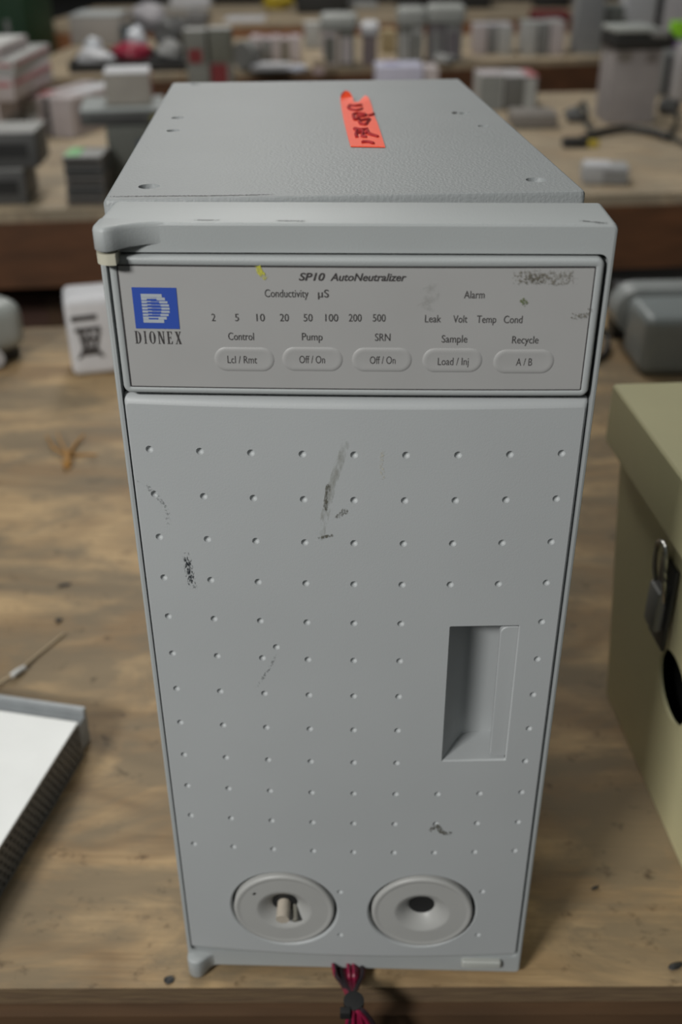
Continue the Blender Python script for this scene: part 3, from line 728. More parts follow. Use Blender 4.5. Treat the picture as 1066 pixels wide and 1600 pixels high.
obj('printed_symbol', bm, ink, pc, smooth=False)
# rounded grey instrument housing at the left edge
P = at(60, 548); hz = zat(at(55, 560), 470)
t = thing('grey_housing', 'pale grey rounded plastic housing at the left edge of the near bench', 'housing', at(52, 556), math.radians(52))
bm = bmesh.new(); bx(bm, -.30, 0, .012, 0, .18, hz, .022, 5); obj('shell', bm, mat('pale_grey_shell', (.36, .38, .36), .4), t)
bm = bmesh.new(); bx(bm, -.29, .01, .0002, -.01, .17, .014, .004); obj('base_plate', bm, dk, t)
tag(obj('foot', lathe(bmesh.new(), [(0, -.003), (.010, -.003), (.012, .004), (.010, .010), (0, .010)], 20, (-.055, -.006, .014)), white2, t), 'white round foot')
# raffia tuft
t = thing('raffia_tuft', 'frayed tuft of orange-brown raffia lying on the plywood left of the instrument', 'string', at(112, 715))
o0 = t.location.copy()
for k, (pp, r_) in enumerate(([[(72, 680), (85, 700), (108, 712)], .0016], [[(90, 675), (95, 690), (108, 712)], .0013], [[(132, 678), (120, 692), (110, 712)], .0022], [[(152, 710), (130, 714), (110, 716)], .0018], [[(108, 712), (107, 722), (105, 731)], .0042], [[(80, 702), (95, 706), (112, 720)], .0014])):
    bm = bmesh.new(); s = smoothpts([at(u, v, .002 + .004 * math.sin(i + k)) for i, (u, v) in enumerate(pp)], 5); s = [Vector((p.x, p.y, max(p.z, r_ + .0003))) - o0 for p in s]
    tube_bm(bm, s, r_, 6, [r_ * (.4 + .6 * i / (len(s) - 1)) for i in range(len(s))]); obj('strand', bm, straw, t)
# small dark bits
for lab, (u, v), (a, b, c) in (('small dark sliver on the plywood above the round crumb', (101, 915), (.006, .0018, .0008)), ('small round black crumb on the plywood left of the door', (92, 971), (.0026, .0026, .0014)), ('tiny black chip near the front right bench corner', (1056, 1511), (.0045, .0020, .001)), ('dark crumb beside the lower left hinge', (264, 1532), (.0026, .0024, .0005)), ('tiny dark chip right of the instrument foot', (930, 1388), (.0026, .001, .0006))):
    bm = bmesh.new(); bmesh.ops.create_icosphere(bm, subdivisions=2, radius=1)
    for vv in bm.verts: vv.co = Vector((vv.co.x * a, vv.co.y * b, (vv.co.z + 1) * c)) * random.uniform(.88, 1.12)
    mz = min(vv.co.z for vv in bm.verts)
    for vv in bm.verts: vv.co.z -= mz
    o = obj('crumb', bm, dk, None); o.location = at(u, v, .0003); o.rotation_euler = (0, 0, .4); tag(o, lab, 'crumb')
# clear tie strand
t = thing('plastic_strand', 'thin clear plastic strand with white blob near the perforated cover', 'strand', at(40, 1045)); o0 = t.location.copy()
bm = bmesh.new(); tube_bm(bm, [p - o0 for p in smoothpts([at(-20, 1080, .002), at(25, 1050, .003), at(60, 1022, .002), at(100, 990, .0015)], 6)], .0010, 8); obj('strand', bm, mat('amber_plastic', (.45, .36, .24), .2), t)
bm = bmesh.new(); tube_bm(bm, [p - o0 for p in smoothpts([at(18, 1056, .004), at(27, 1049, .0045), at(38, 1043, .003)], 4)], .0020, 10); obj('blob', bm, white, t)
# perforated metal cover
hz = .030
A = at(122, 1128, hz); B_ = at(-2, 1325, hz)
d = (B_ - A); yaw = math.atan2(d.y, d.x); Ln = .175; Wd = .20
t = thing('perforated_cover', 'white metal cover with perforated black side at the lower left', 'cover', Vector((A.x, A.y, 0)), yaw)
# local x runs along the perforated edge towards the camera, local -y... cover lies on the left side
sgn = -1
bm = bmesh.new(); bx(bm, 0, -Wd, hz - .0012, Ln, 0, hz, .0004, 1); obj('top_sheet', bm, sheet, t)
bm = bmesh.new(); hx = []
px_, pz_ = .0052, .0050
outer = [(0, .0004), (Ln, .0004), (Ln, hz - .0012), (0, hz - .0012)]
holes = []
for i in range(int(Ln / px_) - 1):
    for j in range(5):
        x = .004 + i * px_ + (px_ / 2 if j % 2 else 0); z = .0042 + j * .0050
        if x < Ln - .003: holes.append(circ(x, z, .0017, 6))
face_with_holes(bm, outer, holes, lambda x, z: Vector((x, 0, z)))
face_with_holes(bm, outer, holes, lambda x, z: Vector((x, -.0012, z)))
tag(obj('perforated_side', bm, mat('dark_zinc', (.14, .145, .145), .4), t, smooth=False), 'dark perforated side wall')  # side wall's shade is put into a darker zinc colour
bm = bmesh.new(); bx(bm, .002, -Wd, .0006, Ln, -.006, hz - .0016); obj('inner_tray', bm, dk, t)
bm = bmesh.new(); bx(bm, -.016, -Wd, .0004, 0.0, -.002, hz - .007, .0015); bx(bm, -.016, -Wd, hz - .007, -.012, -.002, hz - .001, .001); obj('end_flange', bm, galv, t)

# cream metal cabinet at the right
Fl = at(948, 1085); yaw = math.radians(-84.6)
t = thing('metal_cabinet', 'cream metal box with overhanging lid, latch and round black hole at the right', 'cabinet', Fl, yaw)
LnC, WdC, Hc, Ht, LEAN = .215, .24, .200, .237, .0165
yl = lambda z: -LEAN * z / .195                                  # the left face leans outward
bm = bmesh.new()
hx_, hz_, hr = .112, .102, .0215
face_with_holes(bm, [(0, .0004), (LnC, .0004), (LnC, Hc), (0, Hc)], [circ(hx_, hz_, hr, 32)], lambda x, z: Vector((x, yl(z), z)))
loops(bm, [[Vector((x, yl(z), z)) for x, z in circ(hx_, hz_, hr, 32)], [Vector((x, yl(z) + .002, z)) for x, z in circ(hx_, hz_, hr, 32)]])
q = [[Vector((0, yl(z), z)), Vector((0, WdC, z)), Vector((LnC, WdC, z)), Vector((LnC, yl(z), z))] for z in (.0004, Hc)]
Q = [[bm.verts.new(p) for p in r_] for r_ in q]
for a, b in ((0, 1), (1, 2), (2, 3)): bm.faces.new((Q[0][a], Q[0][b], Q[1][b], Q[1][a]))
bm.faces.new(Q[0]); bm.faces.new(Q[1]); obj('body', bm, cream, t, smooth='keep', angle=30)
bm = bmesh.new(); bx(bm, .004, .012, .003, LnC - .004, .10, Hc - .03); tag(obj('dark_interior', bm, dk, t), 'black interior seen through the round hole')
bm = bmesh.new(); bx(bm, -.005, -.026, Hc - .001, LnC + .006, WdC + .006, Ht, .003, 3); obj('lid', bm, cream, t)
# draw latch below the lid: plate, bail loop, lever
lc = Vector((.098, yl(.185), .156))
lt = thing('latch', None, None); lt.parent = t; lt.location = lc
for k in ('label', 'category'):
    if k in lt: del lt[k]
lt['label'] = 'worn chrome draw latch'
bm = bmesh.new(); bx(bm, -.010, -.0025, -.030, .012, -.0002, .022, .0008); obj('latch_plate', bm, mat('dark_latch', (.05, .05, .05), .4, metal=.6), lt)
bm = bmesh.new(); bx(bm, -.007, -.008, -.020, .008, -.0024, .006, .002); obj('lever', bm, mgrey, lt)
bm = bmesh.new(); tube_bm(bm, smoothpts([(-.006, -.004, .000), (-.007, -.007, .018), (-.004, -.008, .032), (.006, -.008, .034), (.009, -.007, .018), (.007, -.004, .000)], 5), .0013, 8); obj('bail', bm, chrome, lt)

# grey moulded case with a dark grip opening, far right of the near bench
P0 = at(1000, 590); yaw = math.radians(4)
t = thing('plastic_case', 'grey moulded plastic case with dark grip opening behind the cream box', 'case', P0, yaw)
H1 = zat(P0, 498); H2 = zat(P0 + Vector((0, .10, 0)), 448)
bm = bmesh.new(); bx(bm, 0, 0, .0003, .17, .085, H1, .014, 5); obj('body', bm, mat('blue_grey_plastic', (.25, .275, .275), .35), t)
bm = bmesh.new(); w0 = -.012
o_ = rrect(w0, .02, .19, H2, .03, 5); g_ = rrect(.018, H1 * .80, .062, H2 - .018, .016, 5)
rg = [[Vector((x, .088, z)) for x, z in o_], [Vector((x, .125, z)) for x, z in o_]]
face_with_holes(bm, o_, [g_], lambda x, z: Vector((x, .088, z))); face_with_holes(bm, o_, [g_], lambda x, z: Vector((x, .125, z)))
loops(bm, rg); loops(bm, [[Vector((x, .088, z)) for x, z in g_], [Vector((x, .125, z)) for x, z in g_]])
obj('handle_rim', bm, mat('pale_rim_plastic', (.27, .285, .28), .4), t)
box('backing', .0, .127, .0004, .17, .16, H2 - .01, dk, t, .004)
# dark cable end peeking out right of the instrument
bm = bmesh.new(); p_ = at(948, 552); tube_bm(bm, [q_ - p_ for q_ in smoothpts([at(925, 565, .004), at(945, 552, .006), at(950, 530, .012), at(940, 515, .02)], 5)], .0036, 8)
o = obj('cable', bm, black, None); o.location = p_; tag(o, 'short black cable behind the right edge of the instrument', 'cable')

# ================================================================ THINGS BEYOND, built where they stand
def setbox(name, label, cat, P0, yaw, wd, dep, h, m, patches=(), group=None, bev=.003, body='carton'):
    t = thing(name, label, cat, P0, yaw, group); box(body, 0, 0, .0003, wd, dep, h, m, t, bev)
    for pt in patches:
        f, a, b, c, e, pm, pn = pt[:7]; th = pt[7] if len(pt) > 7 else .001
        if f == 'f': box(pn, a * wd, -th, b * h, c * wd, .0003, e * h, pm, t)
        elif f == 't': box(pn, a * wd, b * dep, h - .0003, c * wd, e * dep, h + th, pm, t)
        elif f == 'r': box(pn, wd - .0003, a * dep, b * h, wd + th, c * dep, e * h, pm, t)
        elif f == 'l': box(pn, -th, a * dep, b * h, .0003, c * dep, e * h, pm, t)
    return t
def on(t, dx=0, dy=0, z=None):
    c, s = math.cos(t.rotation_euler.z), math.sin(t.rotation_euler.z); zz = (t['_top'] if z is None else z)
    return Vector((t.location.x + dx * c - dy * s, t.location.y + dx * s + dy * c, zz))
def fb(name, label, cat, u0, u1, vb, vt, dep, m, yaw=None, tilt=0, patches=(), group=None, base=None, h=None, bev=.003, body='carton', dx=0, dy=0, wd=None):
    """box whose front bottom edge runs u0..u1 at row vb on the bench, or that stands on another thing (base)"""
    if base is None:
        P0 = at(u0, vb); P1 = at(u1, vb + tilt); d = P1 - P0; W_ = d.length; yw = math.atan2(d.y, d.x) if yaw is None else yaw; z0 = 0
        if yaw is not None: pass
    else:
        P0 = on(base, dx, dy); z0 = P0.z; W_ = wd; yw = base.rotation_euler.z + (yaw or 0)
        P0 = P0 + Vector((0, 0, .0004))
    if wd: W_ = wd
    hh = h if h else zat(P0, vt) - P0.z
    t = setbox(name, label, cat, P0, yw, W_, dep, hh, m, patches, group, bev, body); t['_top'] = P0.z + hh; return t

RS = lambda: [('f', .04, .62, .96, .80, pink, 'red_stripe'), ('r', .03, .62, .97, .80, pink, 'red_stripe')]
# --- second bench, left: stack of striped cartons
a = fb('carton', 'bottom striped carton of the tall stack at the left edge', 'box', -70, 8, 236, 160, .34, pinkw, yaw=.02, patches=[('f', .7, .1, .8, .9, dgrey, 'dark_band'), ('r', .1, .1, .5, .6, mgrey, 'grey_panel')])
b = fb('carton', 'second carton from the bottom of the left edge stack, with red stripes', 'box', 0, 0, 0, 122, .34, pinkw, base=a, wd=.165, dx=-.004, patches=RS())
c = fb('carton', 'grey carton with red stripe just under the top of the left edge stack', 'box', 0, 0, 0, 96, .36, pgrey, base=b, wd=.165, dx=.004, dy=.012, yaw=.03, patches=RS())
d = fb('carton', 'carton with white top crowning the tall stack at the left edge', 'box', 0, 0, 0, 74, .26, pinkw, base=c, wd=.145, dx=-.012, dy=.015, patches=[('t', .02, .02, .98, .98, white, 'white_lid')] + RS()[:1])
# --- two stacked grey switch units in front of it
a = fb('network_unit', 'lower of two stacked dark grey metal units at the left bench edge', 'device', -70, 42, 322, 268, .115, dgrey, yaw=.10, patches=[('t', 0, 0, 1, 1, pgrey, 'top_cover', .002), ('f', .1, .3, .9, .7, dk, 'port_row'), ('f', .02, .1, .07, .9, mgrey, 'bracket')], body='housing')
b = fb('network_unit', 'upper of two stacked dark grey metal units at the left bench edge', 'device', 0, 0, 0, 212, .115, dgrey, base=a, wd=.17, dx=-.003, dy=.006, patches=[('t', 0, 0, 1, 1, pgrey, 'top_cover', .002), ('f', .1, .3, .9, .7, dk, 'port_row')], body='housing')
b.location.z += .002; b['_top'] += .002
# --- two long cartons side by side
a = fb('long_carton', 'long pinkish-white carton, left of two lying side by side behind the grey units', 'box', 42, 70, 214, 152, .30, pinkw, yaw=-.28, patches=[('t', .15, .05, .85, .35, pink, 'red_print'), ('f', .1, .1, .9, .9, pgrey, 'grey_label')])
b = fb('long_carton', 'long grey-white carton, right of two lying side by side behind the grey units', 'box', 78, 122, 214, 152, .30, pinkw, yaw=-.28, patches=[('t', .1, .3, .9, .9, white2, 'white_label'), ('r', .1, .2, .6, .8, mat('mauve_print', (.25, .19, .22), .6), 'mauve_panel'), ('f', 0, .0, .16, 1, dgrey, 'dark_corner_strip')])
# --- grey stack with green sticker
prev = None; names = ['bottom', 'second', 'third', 'fourth', 'top']
hs = zat(at(105, 322), 246); P0 = at(107, 322)
for k in range(5):
    t_ = setbox('slim_unit', ('slim grey unit, %s of the five stacked left of the instrument' % (names[k] if k in (0, 4) else names[k] + ' from the bottom')) + (', with green sticker' if k == 4 else ''), 'device', P0 + Vector((random.uniform(-.002, .002), k * .0012, k * (hs / 5) + .0004)), .05, .072, .085, hs / 5 - .0012, dgrey if k % 2 else mat('taupe_unit', (.12, .11, .10), .5), patches=[('f', .1, .35, .9, .7, dk, 'port_row')] + ([('t', 0, 0, 1, 1, pgrey, 'top_cover', .0015), ('t', .03, .1, .40, .9, green, 'green_sticker', .0024)] if k == 4 else []), bev=.001, body='housing')
# --- tall pedestal and grey instrument with box on top
ped = fb('grey_carton', 'upright dark grey carton under the grey laboratory unit left of the instrument', 'box', 176, 240, 300, 198, .12, mat('olive_grey_card', (.11, .115, .10), .6), yaw=.06, patches=[('f', .72, .3, .95, .8, mat('navy_print', (.03, .05, .10), .5), 'navy_label')])
un = fb('grey_unit', 'wide pale grey unit with dark front lying on the upright carton', 'device', 0, 0, 0, 176, .17, dgrey, base=ped, wd=.16, dx=-.045, dy=-.005, yaw=.12, patches=[('t', 0, 0, 1, 1, mat('pale_unit_top', (.36, .385, .38), .4), 'top_cover', .003), ('f', .1, .15, .75, .7, mat('dim_front', (.06, .06, .06), .4), 'front_window'), ('f', .84, .25, .93, .7, mat('dim_yellow', (.22, .2, .05), .5), 'yellow_label')], bev=.006, body='housing')
un['_top'] += .0035
fb('white_carton', 'white carton with open flat top resting on the wide grey unit', 'box', 0, 0, 0, 116, .11, mat('warm_card', (.34, .31, .27), .6), base=un, wd=.088, dx=.050, dy=.045, patches=[('t', 0, 0, 1, 1, white2, 'white_lid', .0015), ('r', .1, .2, .8, .9, pink, 'red_print')])
o = setbox('plastic_bag', 'small white and red wrapped packet in front of the wide grey unit', 'packet', at(96, 208), .25, .060, .05, .016, white2, [('t', .55, .1, .95, .8, red, 'red_label', .002)], bev=.006, body='packet')
o = setbox('red_packet', 'small red packet standing left of the wide grey unit', 'packet', at(122, 194), .5, .026, .02, .055, mat('rosy_packet', (.34, .07, .10), .5), [], bev=.004, body='packet')
# --- third bench, left: tray with wrapped parts
tr = thing('black_tray', 'black tray heaped with wrapped parts on the third bench, upper left', 'tray', at(108, 115), .12); Wt, Dt = .42, .42
bm = bmesh.new(); bx(bm, 0, 0, .0005, Wt, Dt, .012, .002)
for q_ in ((0, 0, Wt, .008), (0, Dt - .008, Wt, Dt), (0, 0, .008, Dt), (Wt - .008, 0, Wt, Dt)): bx(bm, q_[0], q_[1], .01, q_[2], q_[3], .035, .002)
obj('tray', bm, dk, tr)
def lump(name, label, cat, P, r3, m, seed=0, yaw=0):
    bm = bmesh.new(); bmesh.ops.create_icosphere(bm, subdivisions=3, radius=1); rnd = random.Random(seed)
    ph = [rnd.uniform(0, 6) for _ in range(6)]
    for v in bm.verts:
        c_ = v.co.copy(); k = 1 + .12 * math.sin(4 * c_.x + ph[0]) * math.sin(3 * c_.y + ph[1]) + .08 * math.sin(7 * c_.z + ph[2] + 3 * c_.x)
        v.co = Vector((c_.x * r3[0] * k, c_.y * r3[1] * k, c_.z * r3[2] * k))
    mz = min(v.co.z for v in bm.verts)
    for v in bm.verts: v.co.z = max(v.co.z, mz * .75) - mz * .75
    o = obj(name, bm, m, None); o.location = P; o.rotation_euler = (0, 0, yaw); return tag(o, label, cat)
T0 = Vector(tr.location)
def ot(x, y, z): return Vector((T0.x + x * math.cos(.12) - y * math.sin(.12), T0.y + x * math.sin(.12) + y * math.cos(.12), z))
lump('wrapped_part', 'white wrapped part at the front left corner of the black tray', 'packet', ot(.085, .075, .0135), (.062, .048, .034), white2, 1)
lump('wrapped_part', 'silvery wrapped part standing behind the white one in the tray', 'packet', ot(.065, .21, .0135), (.04, .04, .045), silverf, 2)
lump('red_part', 'crimson wrapped part in the middle of the black tray', 'packet', ot(.20, .21, .0135), (.07, .055, .035), mat('crimson_film', (.34, .03, .06), .35), 3)
lump('clear_packet', 'grey translucent packet at the right of the black tray', 'packet', ot(.345, .15, .0135), (.05, .07, .04), mgrey, 4)
lump('wrapped_part', 'round silver part right of the crimson one in the tray', 'packet', ot(.21, .345, .0135), (.045, .042, .06), silverf, 5)
lump('dark_bag', 'dark plastic bag at the back of the black tray', 'bag', ot(.335, .325, .0135), (.06, .065, .07), dgrey, 6)
# large pale carton behind the tray, and its neighbour
fb('large_carton', 'large pale grey carton with lighter lid behind the black tray', 'box', 112, 188, 72, 26, .30, mat('warm_grey_card', (.36, .34, .32), .6), yaw=.05, patches=[('t', 0, 0, 1, 1, mat('silvery_lid', (.46, .48, .48), .5), 'lid', .004)], bev=.008)
fb('dark_case', 'dark blue-grey case leaning beside the large pale carton', 'case', 192, 214, 72, 42, .06, mat('slate', (.04, .06, .07), .5), yaw=.3)
lump('foil_bag', 'crumpled silvery bag to the right of the dark case', 'bag', at(234, 50), (.08, .05, .07), mat('pale_film', (.42, .40, .42), .35), 8)
lump('grey_clutter', 'small grey-blue packet in front of the orange-brown board', 'packet', at(318, 84), (.04, .035, .03), mat('blue_grey_film', (.24, .28, .30), .4), 9)
lump('grey_clutter', 'dark crumpled packet left of the stacked grey cartons', 'packet', at(282, 60), (.05, .05, .05), dgrey, 10)
# --- grey and dark red cartons standing on the second bench behind the instrument
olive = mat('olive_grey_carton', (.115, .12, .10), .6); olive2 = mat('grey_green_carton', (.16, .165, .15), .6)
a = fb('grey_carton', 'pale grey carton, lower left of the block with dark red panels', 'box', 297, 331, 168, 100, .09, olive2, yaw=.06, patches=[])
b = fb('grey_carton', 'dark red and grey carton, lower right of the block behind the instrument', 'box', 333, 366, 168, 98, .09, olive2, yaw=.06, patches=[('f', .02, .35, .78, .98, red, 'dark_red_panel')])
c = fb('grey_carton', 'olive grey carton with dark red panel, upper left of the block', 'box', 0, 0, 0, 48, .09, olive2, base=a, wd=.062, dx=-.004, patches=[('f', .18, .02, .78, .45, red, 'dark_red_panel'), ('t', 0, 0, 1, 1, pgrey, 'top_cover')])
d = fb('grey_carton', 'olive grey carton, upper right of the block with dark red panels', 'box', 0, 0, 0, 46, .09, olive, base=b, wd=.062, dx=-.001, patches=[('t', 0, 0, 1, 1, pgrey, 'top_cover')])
# tape roll / round drum beside it
bm = bmesh.new(); lathe(bm, [(.012, 0), (.045, 0), (.048, .004), (.048, .05), (.045, .055), (.012, .055)], 28, (0, 0, 0)); p_ = at(379, 111); o = obj('reel', bm, mat('grey_reel', (.2, .2, .19), .5), None); o.location = p_ + Vector((0, 0, .0485)); o.rotation_euler = (0, 0, -.5); tag(o, 'round grey reel standing left of the row of white cartons', 'reel')
# --- row of white cartons on the third bench
row = [(392, 408), (410, 424), (426, 438), (440, 452), (454, 470)]
for k, (u0, u1) in enumerate(row):
    fb('slim_carton', ['leftmost slim white carton of the row on the third bench', 'second slim white carton of the row from the grey reel', 'middle slim white carton of the row on the third bench', 'fourth slim white carton of the row from the grey reel', 'rightmost slim white carton of the row on the third bench'][k], 'box', u0, u1, 98, 60 + (k % 2) * 2, .14, [pinkw, mgrey, pinkw, mat('taupe_card', (.2, .18, .15), .6), pinkw][k], yaw=.06, patches=[('t', .0, .0, 1, 1, mat('pinkish_lid', (.48, .40, .41), .6), 'lid')], group='slim white cartons in a row')
fb('flat_pack', 'flat white pack lying in front of the slim white cartons', 'packet', 392, 453, 112, 101, .07, white2, yaw=.05, bev=.006)
lump('small_packet', 'small bluish white packet right of the flat white pack', 'packet', at(466, 112), (.032, .03, .014), mat('bluish_white', (.5, .53, .62), .4), 12)
fb('small_carton', 'small tan and pink carton on the third bench near the brown board', 'box', 488, 508, 118, 92, .07, mat('tan_card', (.42, .33, .23), .6), yaw=.05, patches=[('f', .1, .1, .9, .5, mat('pale_pink', (.5, .38, .38), .6), 'pink_label')])
# --- towers: two cartons side by side with a wide lid pack on top
def tower(lab, u0, u1, vb, vmid, vt, m1, mtop, n=2, group=None):
    P0 = at(u0, vb); P1 = at(u1, vb); Wd = (P1 - P0).length; h = zat(P0, vmid); out = []
    for k in range(n):
        out.append(setbox('upright_carton', '%s upright carton under the %s' % (('left', 'right')[k] if n == 2 else 'single', lab), 'box', P0 + Vector((Wd * k / n + .001, 0, 0)), .04, Wd / n - .004, .10, h, m1[k % len(m1)], [('f', .15, .1, .8, .85, m1[(k + 1) % len(m1)], 'printed_panel')], None))
    ht = zat(P0, vt) - h
    bm = bmesh.new(); bx(bm, -.006, -.008, 0, Wd + .006, .12, ht, min(ht, .05) * .42, 4); o = obj('wrapped_pack', bm, mtop, None); o.location = P0 + Vector((0, 0, h + .0006)); o.rotation_euler = (0, 0, .02)
    return tag(o, lab, 'packet')
lt_ = mat('pale_wrap', (.36, .37, .35), .4)
tower('rounded pale pack on the tower behind the orange tag', 503, 556, 104, 50, 22, [pinkw, mat('khaki', (.13, .13, .11), .6)], lt_)
tower('small white pack right of the rounded pale one', 566, 590, 103, 58, 36, [mat('plum_card', (.2, .16, .16), .6)], white2, 1)
tower('left domed pale pack of the twin towers', 622, 662, 98, 44, 12, [mat('khaki2', (.19, .19, .17), .6), pgrey], lt_)
tower('right domed pale pack of the twin towers', 668, 722, 98, 40, 8, [mat('mauve_grey', (.16, .14, .15), .6), mgrey], lt_)
fb('open_tray', 'white and lilac printed pack directly behind the orange tag', 'packet', 588, 660, 165, 104, .13, mat('lilac_white', (.5, .5, .62), .5), yaw=.06, patches=[('t', .2, .3, .5, .8, mat('lilac_print', (.25, .25, .42), .6), 'lilac_print'), ('r', .1, .2, .9, .9, pinkw, 'pink_side')])
fb('slim_carton', 'narrow pinkish carton right of the lilac printed pack', 'box', 664, 684, 165, 106, .10, pinkw, yaw=.06)
lump('small_packet', 'small white packet at the edge of the third bench between towers', 'packet', at(694, 98), (.04, .04, .018), pgrey, 14)
fb('tan_carton', 'small tan carton standing between the two tower groups', 'box', 596, 618, 84, 48, .09, mat('tan2', (.42, .34, .2), .6), yaw=.05)
fb('white_carton', 'small pale carton left of the rounded pack tower', 'box', 476, 502, 76, 36, .09, pgrey, yaw=.05, patches=[('t', 0, 0, 1, 1, white, 'lid')])
# clusters right
for k, (u0, u1, vb, vt, lab, m_) in enumerate(((742, 760, 86, 40, 'left', pinkw), (762, 776, 85, 40, 'middle', mgrey), (778, 800, 86, 40, 'right', pgrey))):
    fb('slim_carton', '%s pale carton of the three-carton cluster above the instrument corner' % lab, 'box', u0, u1, vb, vt, .15, m_, yaw=.05, patches=[('t', 0, 0, 1, 1, mat('pale_lilac', (.42, .40, .42), .6), 'lid')])
for k, (u0, u1, vb, vt, lab, m_) in enumerate(((818, 838, 87, 36, 'leftmost', pgrey), (840, 856, 86, 36, 'second', mgrey), (858, 880, 86, 34, 'rightmost', pinkw))):
    fb('slim_carton', '%s carton of the cluster beside the grey upright panel' % lab, 'box', u0, u1, vb, vt, .14, m_, yaw=.05, patches=[('t', 0, 0, 1, 1, mat('pale_grey_lid', (.34, .35, .34), .6), 'lid')])
fb('dark_red_box', 'dark red flat box behind the rightmost cartons on the far bench', 'box', 836, 892, 34, 20, .2, red, yaw=.03)
# --- white cartons on the second bench right of the instrument
a = fb('white_carton', 'wide white carton partly hidden behind the right top edge of the instrument', 'box', 748, 786, 172, 118, .13, pgrey, yaw=.06, patches=[('t', 0, 0, 1, 1, mat('pinky_top', (.46, .42, .43), .6), 'lid'), ('f', 0, 0, .9, 1, mat('silver_grey', (.24, .25, .24), .5), 'grey_side')])
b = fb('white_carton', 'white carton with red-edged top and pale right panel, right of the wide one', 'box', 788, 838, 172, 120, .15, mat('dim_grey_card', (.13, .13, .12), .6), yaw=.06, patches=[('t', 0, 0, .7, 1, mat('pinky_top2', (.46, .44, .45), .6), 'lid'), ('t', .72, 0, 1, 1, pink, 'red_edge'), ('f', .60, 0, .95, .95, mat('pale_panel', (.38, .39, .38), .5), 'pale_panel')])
fb('flat_pack', 'flat grey-brown pack in front of the white cartons on the second bench', 'packet', 800, 872, 202, 178, .11, mat('taupe_pack', (.21, .19, .17), .6), yaw=.02, bev=.008, body='pack')
fb('small_block', 'small white block touching the right top edge of the instrument', 'block', 752, 776, 164, 152, .03, white2, yaw=.3, bev=.006, body='block')
# tall white carton with black tray on top
tall = fb('tall_carton', 'tall pale carton standing on the second bench at the upper right', 'box', 946, 1022, 194, 78, .12, mat('pale_mauve_card', (.30, .275, .27), .6), yaw=.06, patches=[('f', .1, .84, .38, .98, mat('smudge_print', (.19, .17, .15), .7), 'faded_print'), ('f', .68, .82, .9, .97, mat('smudge_print2', (.17, .15, .14), .7), 'faded_print')])
p_ = on(tall, -.006, -.02); t = thing('black_device', 'black desktop device with light grey top on the tall pale carton', 'device', p_ + Vector((0, 0, .0012)), .10)
hb = zat(p_, 44) - p_.z
box('housing', 0, 0, 0, .155, .13, hb * .75, dk, t, .012, 3); box('top_cover', -.002, .002, hb * .75, .11, .12, hb, mat('dim_white', (.40, .42, .40), .4), t, .006); box('side_panel', .09, -.004, hb * .5, .14, .05, hb * .9, mgrey, t, .01)
# cartons behind at the right on the third bench
fb('tall_carton', 'tall pale grey upright carton at the top right beside the clusters', 'box', 897, 938, 84, -30, .10, mat('panel_grey', (.235, .24, .245), .5), yaw=.05)
fb('rounded_unit', 'grey-green rounded unit behind the black device', 'device', 938, 972, 78, 8, .10, mat('grey_green_unit', (.13, .14, .13), .4), yaw=.05, bev=.02, body='housing')
fb('tall_carton', 'tall white carton behind the black device at the top', 'box', 972, 1018, 74, -30, .12, mat('bright_panel', (.42, .43, .45), .5), yaw=.05)
fb('tall_carton', 'white carton at the top right corner behind the lime green paper', 'box', 1030, 1100, 74, -30, .12, mat('bright_panel2', (.44, .43, .45), .5), yaw=.05, patches=[('l', 0, 0, 1, 1, mat('shade_panel', (.2, .21, .22), .5), 'grey_side')])
ug = fb('wrapped_unit', 'pale grey wrapped unit right of the tall pale carton', 'device', 1024, 1060, 150, 60, .10, mat('wrap_grey', (.32, .34, .35), .4), yaw=.08, patches=[('f', .30, .0, .85, .70, mat('dark_slot', (.05, .055, .06), .5), 'dark_slot')], bev=.01, body='housing')
p_ = on(ug, .018, -.02); t = setbox('green_note', 'lime green paper note on the pale wrapped unit', 'note', p_ + Vector((0, 0, .001)), .1, .042, .03, .045, lime, [('f', .1, -.55, .9, -.02, purple, 'purple_print')], bev=.002, body='note')
fb('white_carton', 'white carton cut by the right picture edge on the second bench', 'box', 1058, 1120, 158, 70, .10, mat('edge_white', (.42, .41, .42), .5), yaw=.05)
# black stand base and cables
P0 = at(905, 214); t = thing('black_stand', 'black curved stand base in front of the tall pale carton', 'stand', at(970, 210)); o0 = t.location.copy()
bm = bmesh.new(); s_ = smoothpts([at(912, 216, .0115), at(935, 207, .0115), at(975, 201, .012), at(1015, 205, .012), at(1045, 214, .0115)], 6); tube_bm(bm, [q_ - o0 for q_ in s_], .009, 10); obj('curved_base', bm, dk, t)
for k, pp in enumerate(([(926, 208), (916, 192), (918, 172), (912, 160)], [(884, 176), (900, 170), (912, 160)], [(1044, 210), (1056, 196), (1058, 180)], [(1046, 214), (1062, 220), (1074, 226)])):
    bm = bmesh.new(); tube_bm(bm, [q_ - o0 for q_ in smoothpts([at(u, v, .009 + (.03 if k in (0, 2) and j > 1 else 0)) for j, (u, v) in enumerate(pp)], 5)], .0055, 8); obj('cable', bm, mat('dull_black_%d' % k, (.025, .03, .028), .5), t)
lump('dark_adapter', 'dark grey adapter with cable left of the tall pale carton', 'adapter', at(898, 190), (.03, .025, .02), dgrey, 20)
lump('dark_adapter', 'dark grey lump right of the black curved stand', 'adapter', at(1044, 178), (.03, .03, .025), dgrey, 21)
t = setbox('black_connector', 'black connector block with yellow end in front of the black stand', 'connector', at(880, 232), .03, .058, .03, .022, dk, [], bev=.005, body='block')
box('yellow_end', .058, .004, .0005, .085, .026, .015, yellow, t, .004)
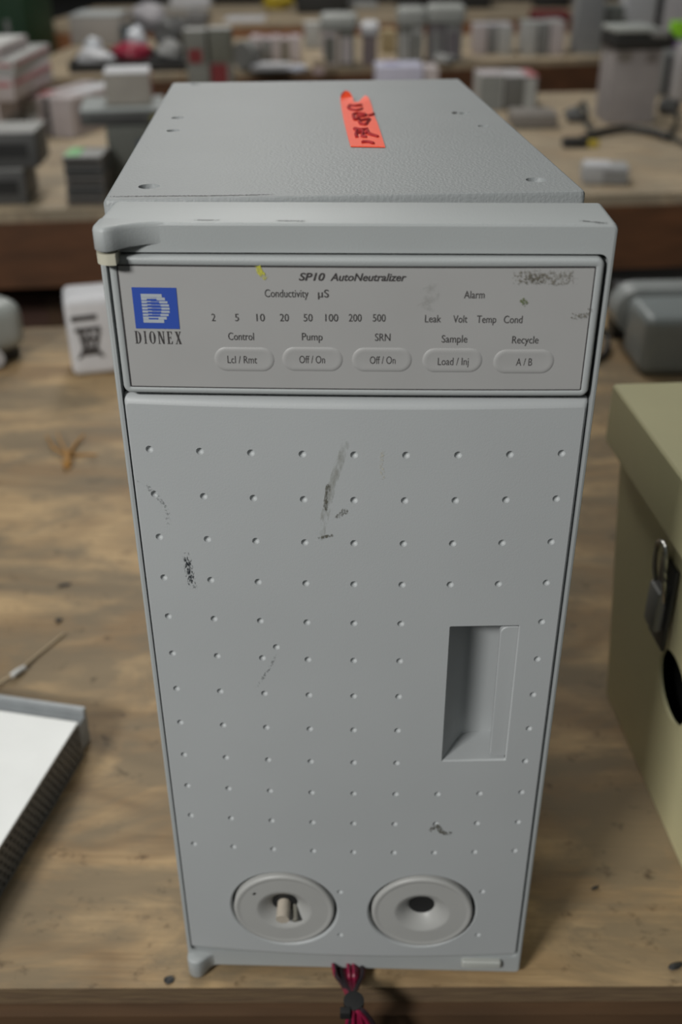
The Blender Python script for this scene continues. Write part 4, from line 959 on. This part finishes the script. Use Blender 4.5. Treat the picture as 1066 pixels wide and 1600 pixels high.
t = fb('small_carton', 'small crumpled white-grey carton near the front of the second bench, right', 'box', 908, 980, 288, 260, .07, mat('crumpled_white', (.37, .37, .37), .6), yaw=-.12, patches=[('f', .45, .1, .95, .8, mgrey, 'grey_side'), ('t', .05, .05, .6, .9, white2, 'white_label')], bev=.008)
# --- farthest bench
a = fb('pale_carton', 'wide pale carton at the left of the farthest bench', 'box', 207, 300, 34, 14, .35, mat('fawn_card', (.3, .28, .25), .6), yaw=.04)
fb('grey_carton', 'mid grey carton below the white block on the farthest bench', 'box', 292, 322, 40, 20, .2, mat('grey_b', (.24, .23, .22), .6), yaw=.04)
b = fb('white_block', 'white pack on top of the wide pale carton far left', 'packet', 0, 0, 0, -6, .2, white2, base=a, wd=.20, dx=.20, dy=.02)
fb('paper_sheet', 'white paper pad lying on the farthest bench', 'paper', 350, 412, 35, 31, .25, white2, yaw=.03, bev=.001, body='pad')
lump('yellow_bag', 'yellow bag on the farthest bench at the top of the picture', 'bag', at(434, 14), (.09, .07, .06), yellow, 30)
for k, (u0, u1, vb, vt, lab) in enumerate(((463, 545, 22, -25, 'black crate on the farthest bench right of the yellow bag'), (622, 668, 14, -25, 'black crate behind the left domed pack'), (672, 768, 14, -25, 'wide black crate behind the right domed pack'))):
    fb('black_crate', lab, 'crate', u0, u1, vb, vt, .3, dk, yaw=.03, bev=.01, body='crate')  # near-black boxes stand in for the dark floor beyond the bench
fb('pale_carton', 'flat pale pack behind the rounded tower on the farthest bench', 'packet', 540, 590, 14, 4, .2, mat('far_pale', (.34, .34, .33), .5), yaw=.03, bev=.006)
fb('dark_case', 'black case with red band at the far right of the farthest bench', 'case', 838, 892, 12, -25, .2, dk, yaw=.03, bev=.01)
# --- left background: green locker and added dark block standing on the floor
def locker(name, lab, x, y, wd, dep, h, m):
    t = thing(name, lab, 'cabinet', (x, y, FLOOR), .0)
    box('body', 0, 0, .002, wd, dep, h, m, t, .01); box('door_panel', .03, -.012, .08, wd - .03, .001, h - .05, m, t, .004)
    box('handle', wd - .08, -.03, h * .5, wd - .06, -.011, h * .5 + .12, mgrey, t, .003)
pl_ = at(68, 96, 0); pr_ = at(128, 96, 0)
locker('green_locker', 'dark green metal cabinet standing beyond the benches, upper left', -1.93, 4.45, .42, .45, 1.7, dgreen)
locker('black_cabinet', 'black cabinet left of the dark green one, upper left corner', -2.75, 4.3, .75, .5, 1.7, mat('brown_black', (.022, .016, .014), .5))  # added only to keep this background corner dark
# --- under the second bench, left
P0 = at(20, 400); yb = 1.62
t = thing('brown_carton', 'dark brown carton on the floor under the second bench, left', 'box', (-.86, 1.80, FLOOR), .06)
hcart = zat(Vector((-.70, 1.80, 0)), 462) - FLOOR
box('carton', 0, 0, .001, .31, .4, hcart, cardb, t, .006); box('tape_strip', .145, -.001, .01, .175, .002, hcart - .005, mat('dull_tape', (.12, .07, .04), .4), t)
t = thing('grey_box', 'small grey box on the brown carton under the bench', 'box', (-.63, 1.81, FLOOR + hcart + .001), .06); hg = zat(Vector((-.62, 1.81, 0)), 428) - FLOOR - hcart
box('box_body', 0, 0, 0, .085, .2, hg, mat('dusty_grey', (.2, .2, .2), .6), t, .006); box('lid', -.002, -.002, hg - .014, .087, .202, hg + .001, mat('dusty_grey2', (.23, .23, .23), .6), t, .003)
for o in bpy.data.objects:
    for k in ('_h', '_top'):
        if k in o: del o[k]
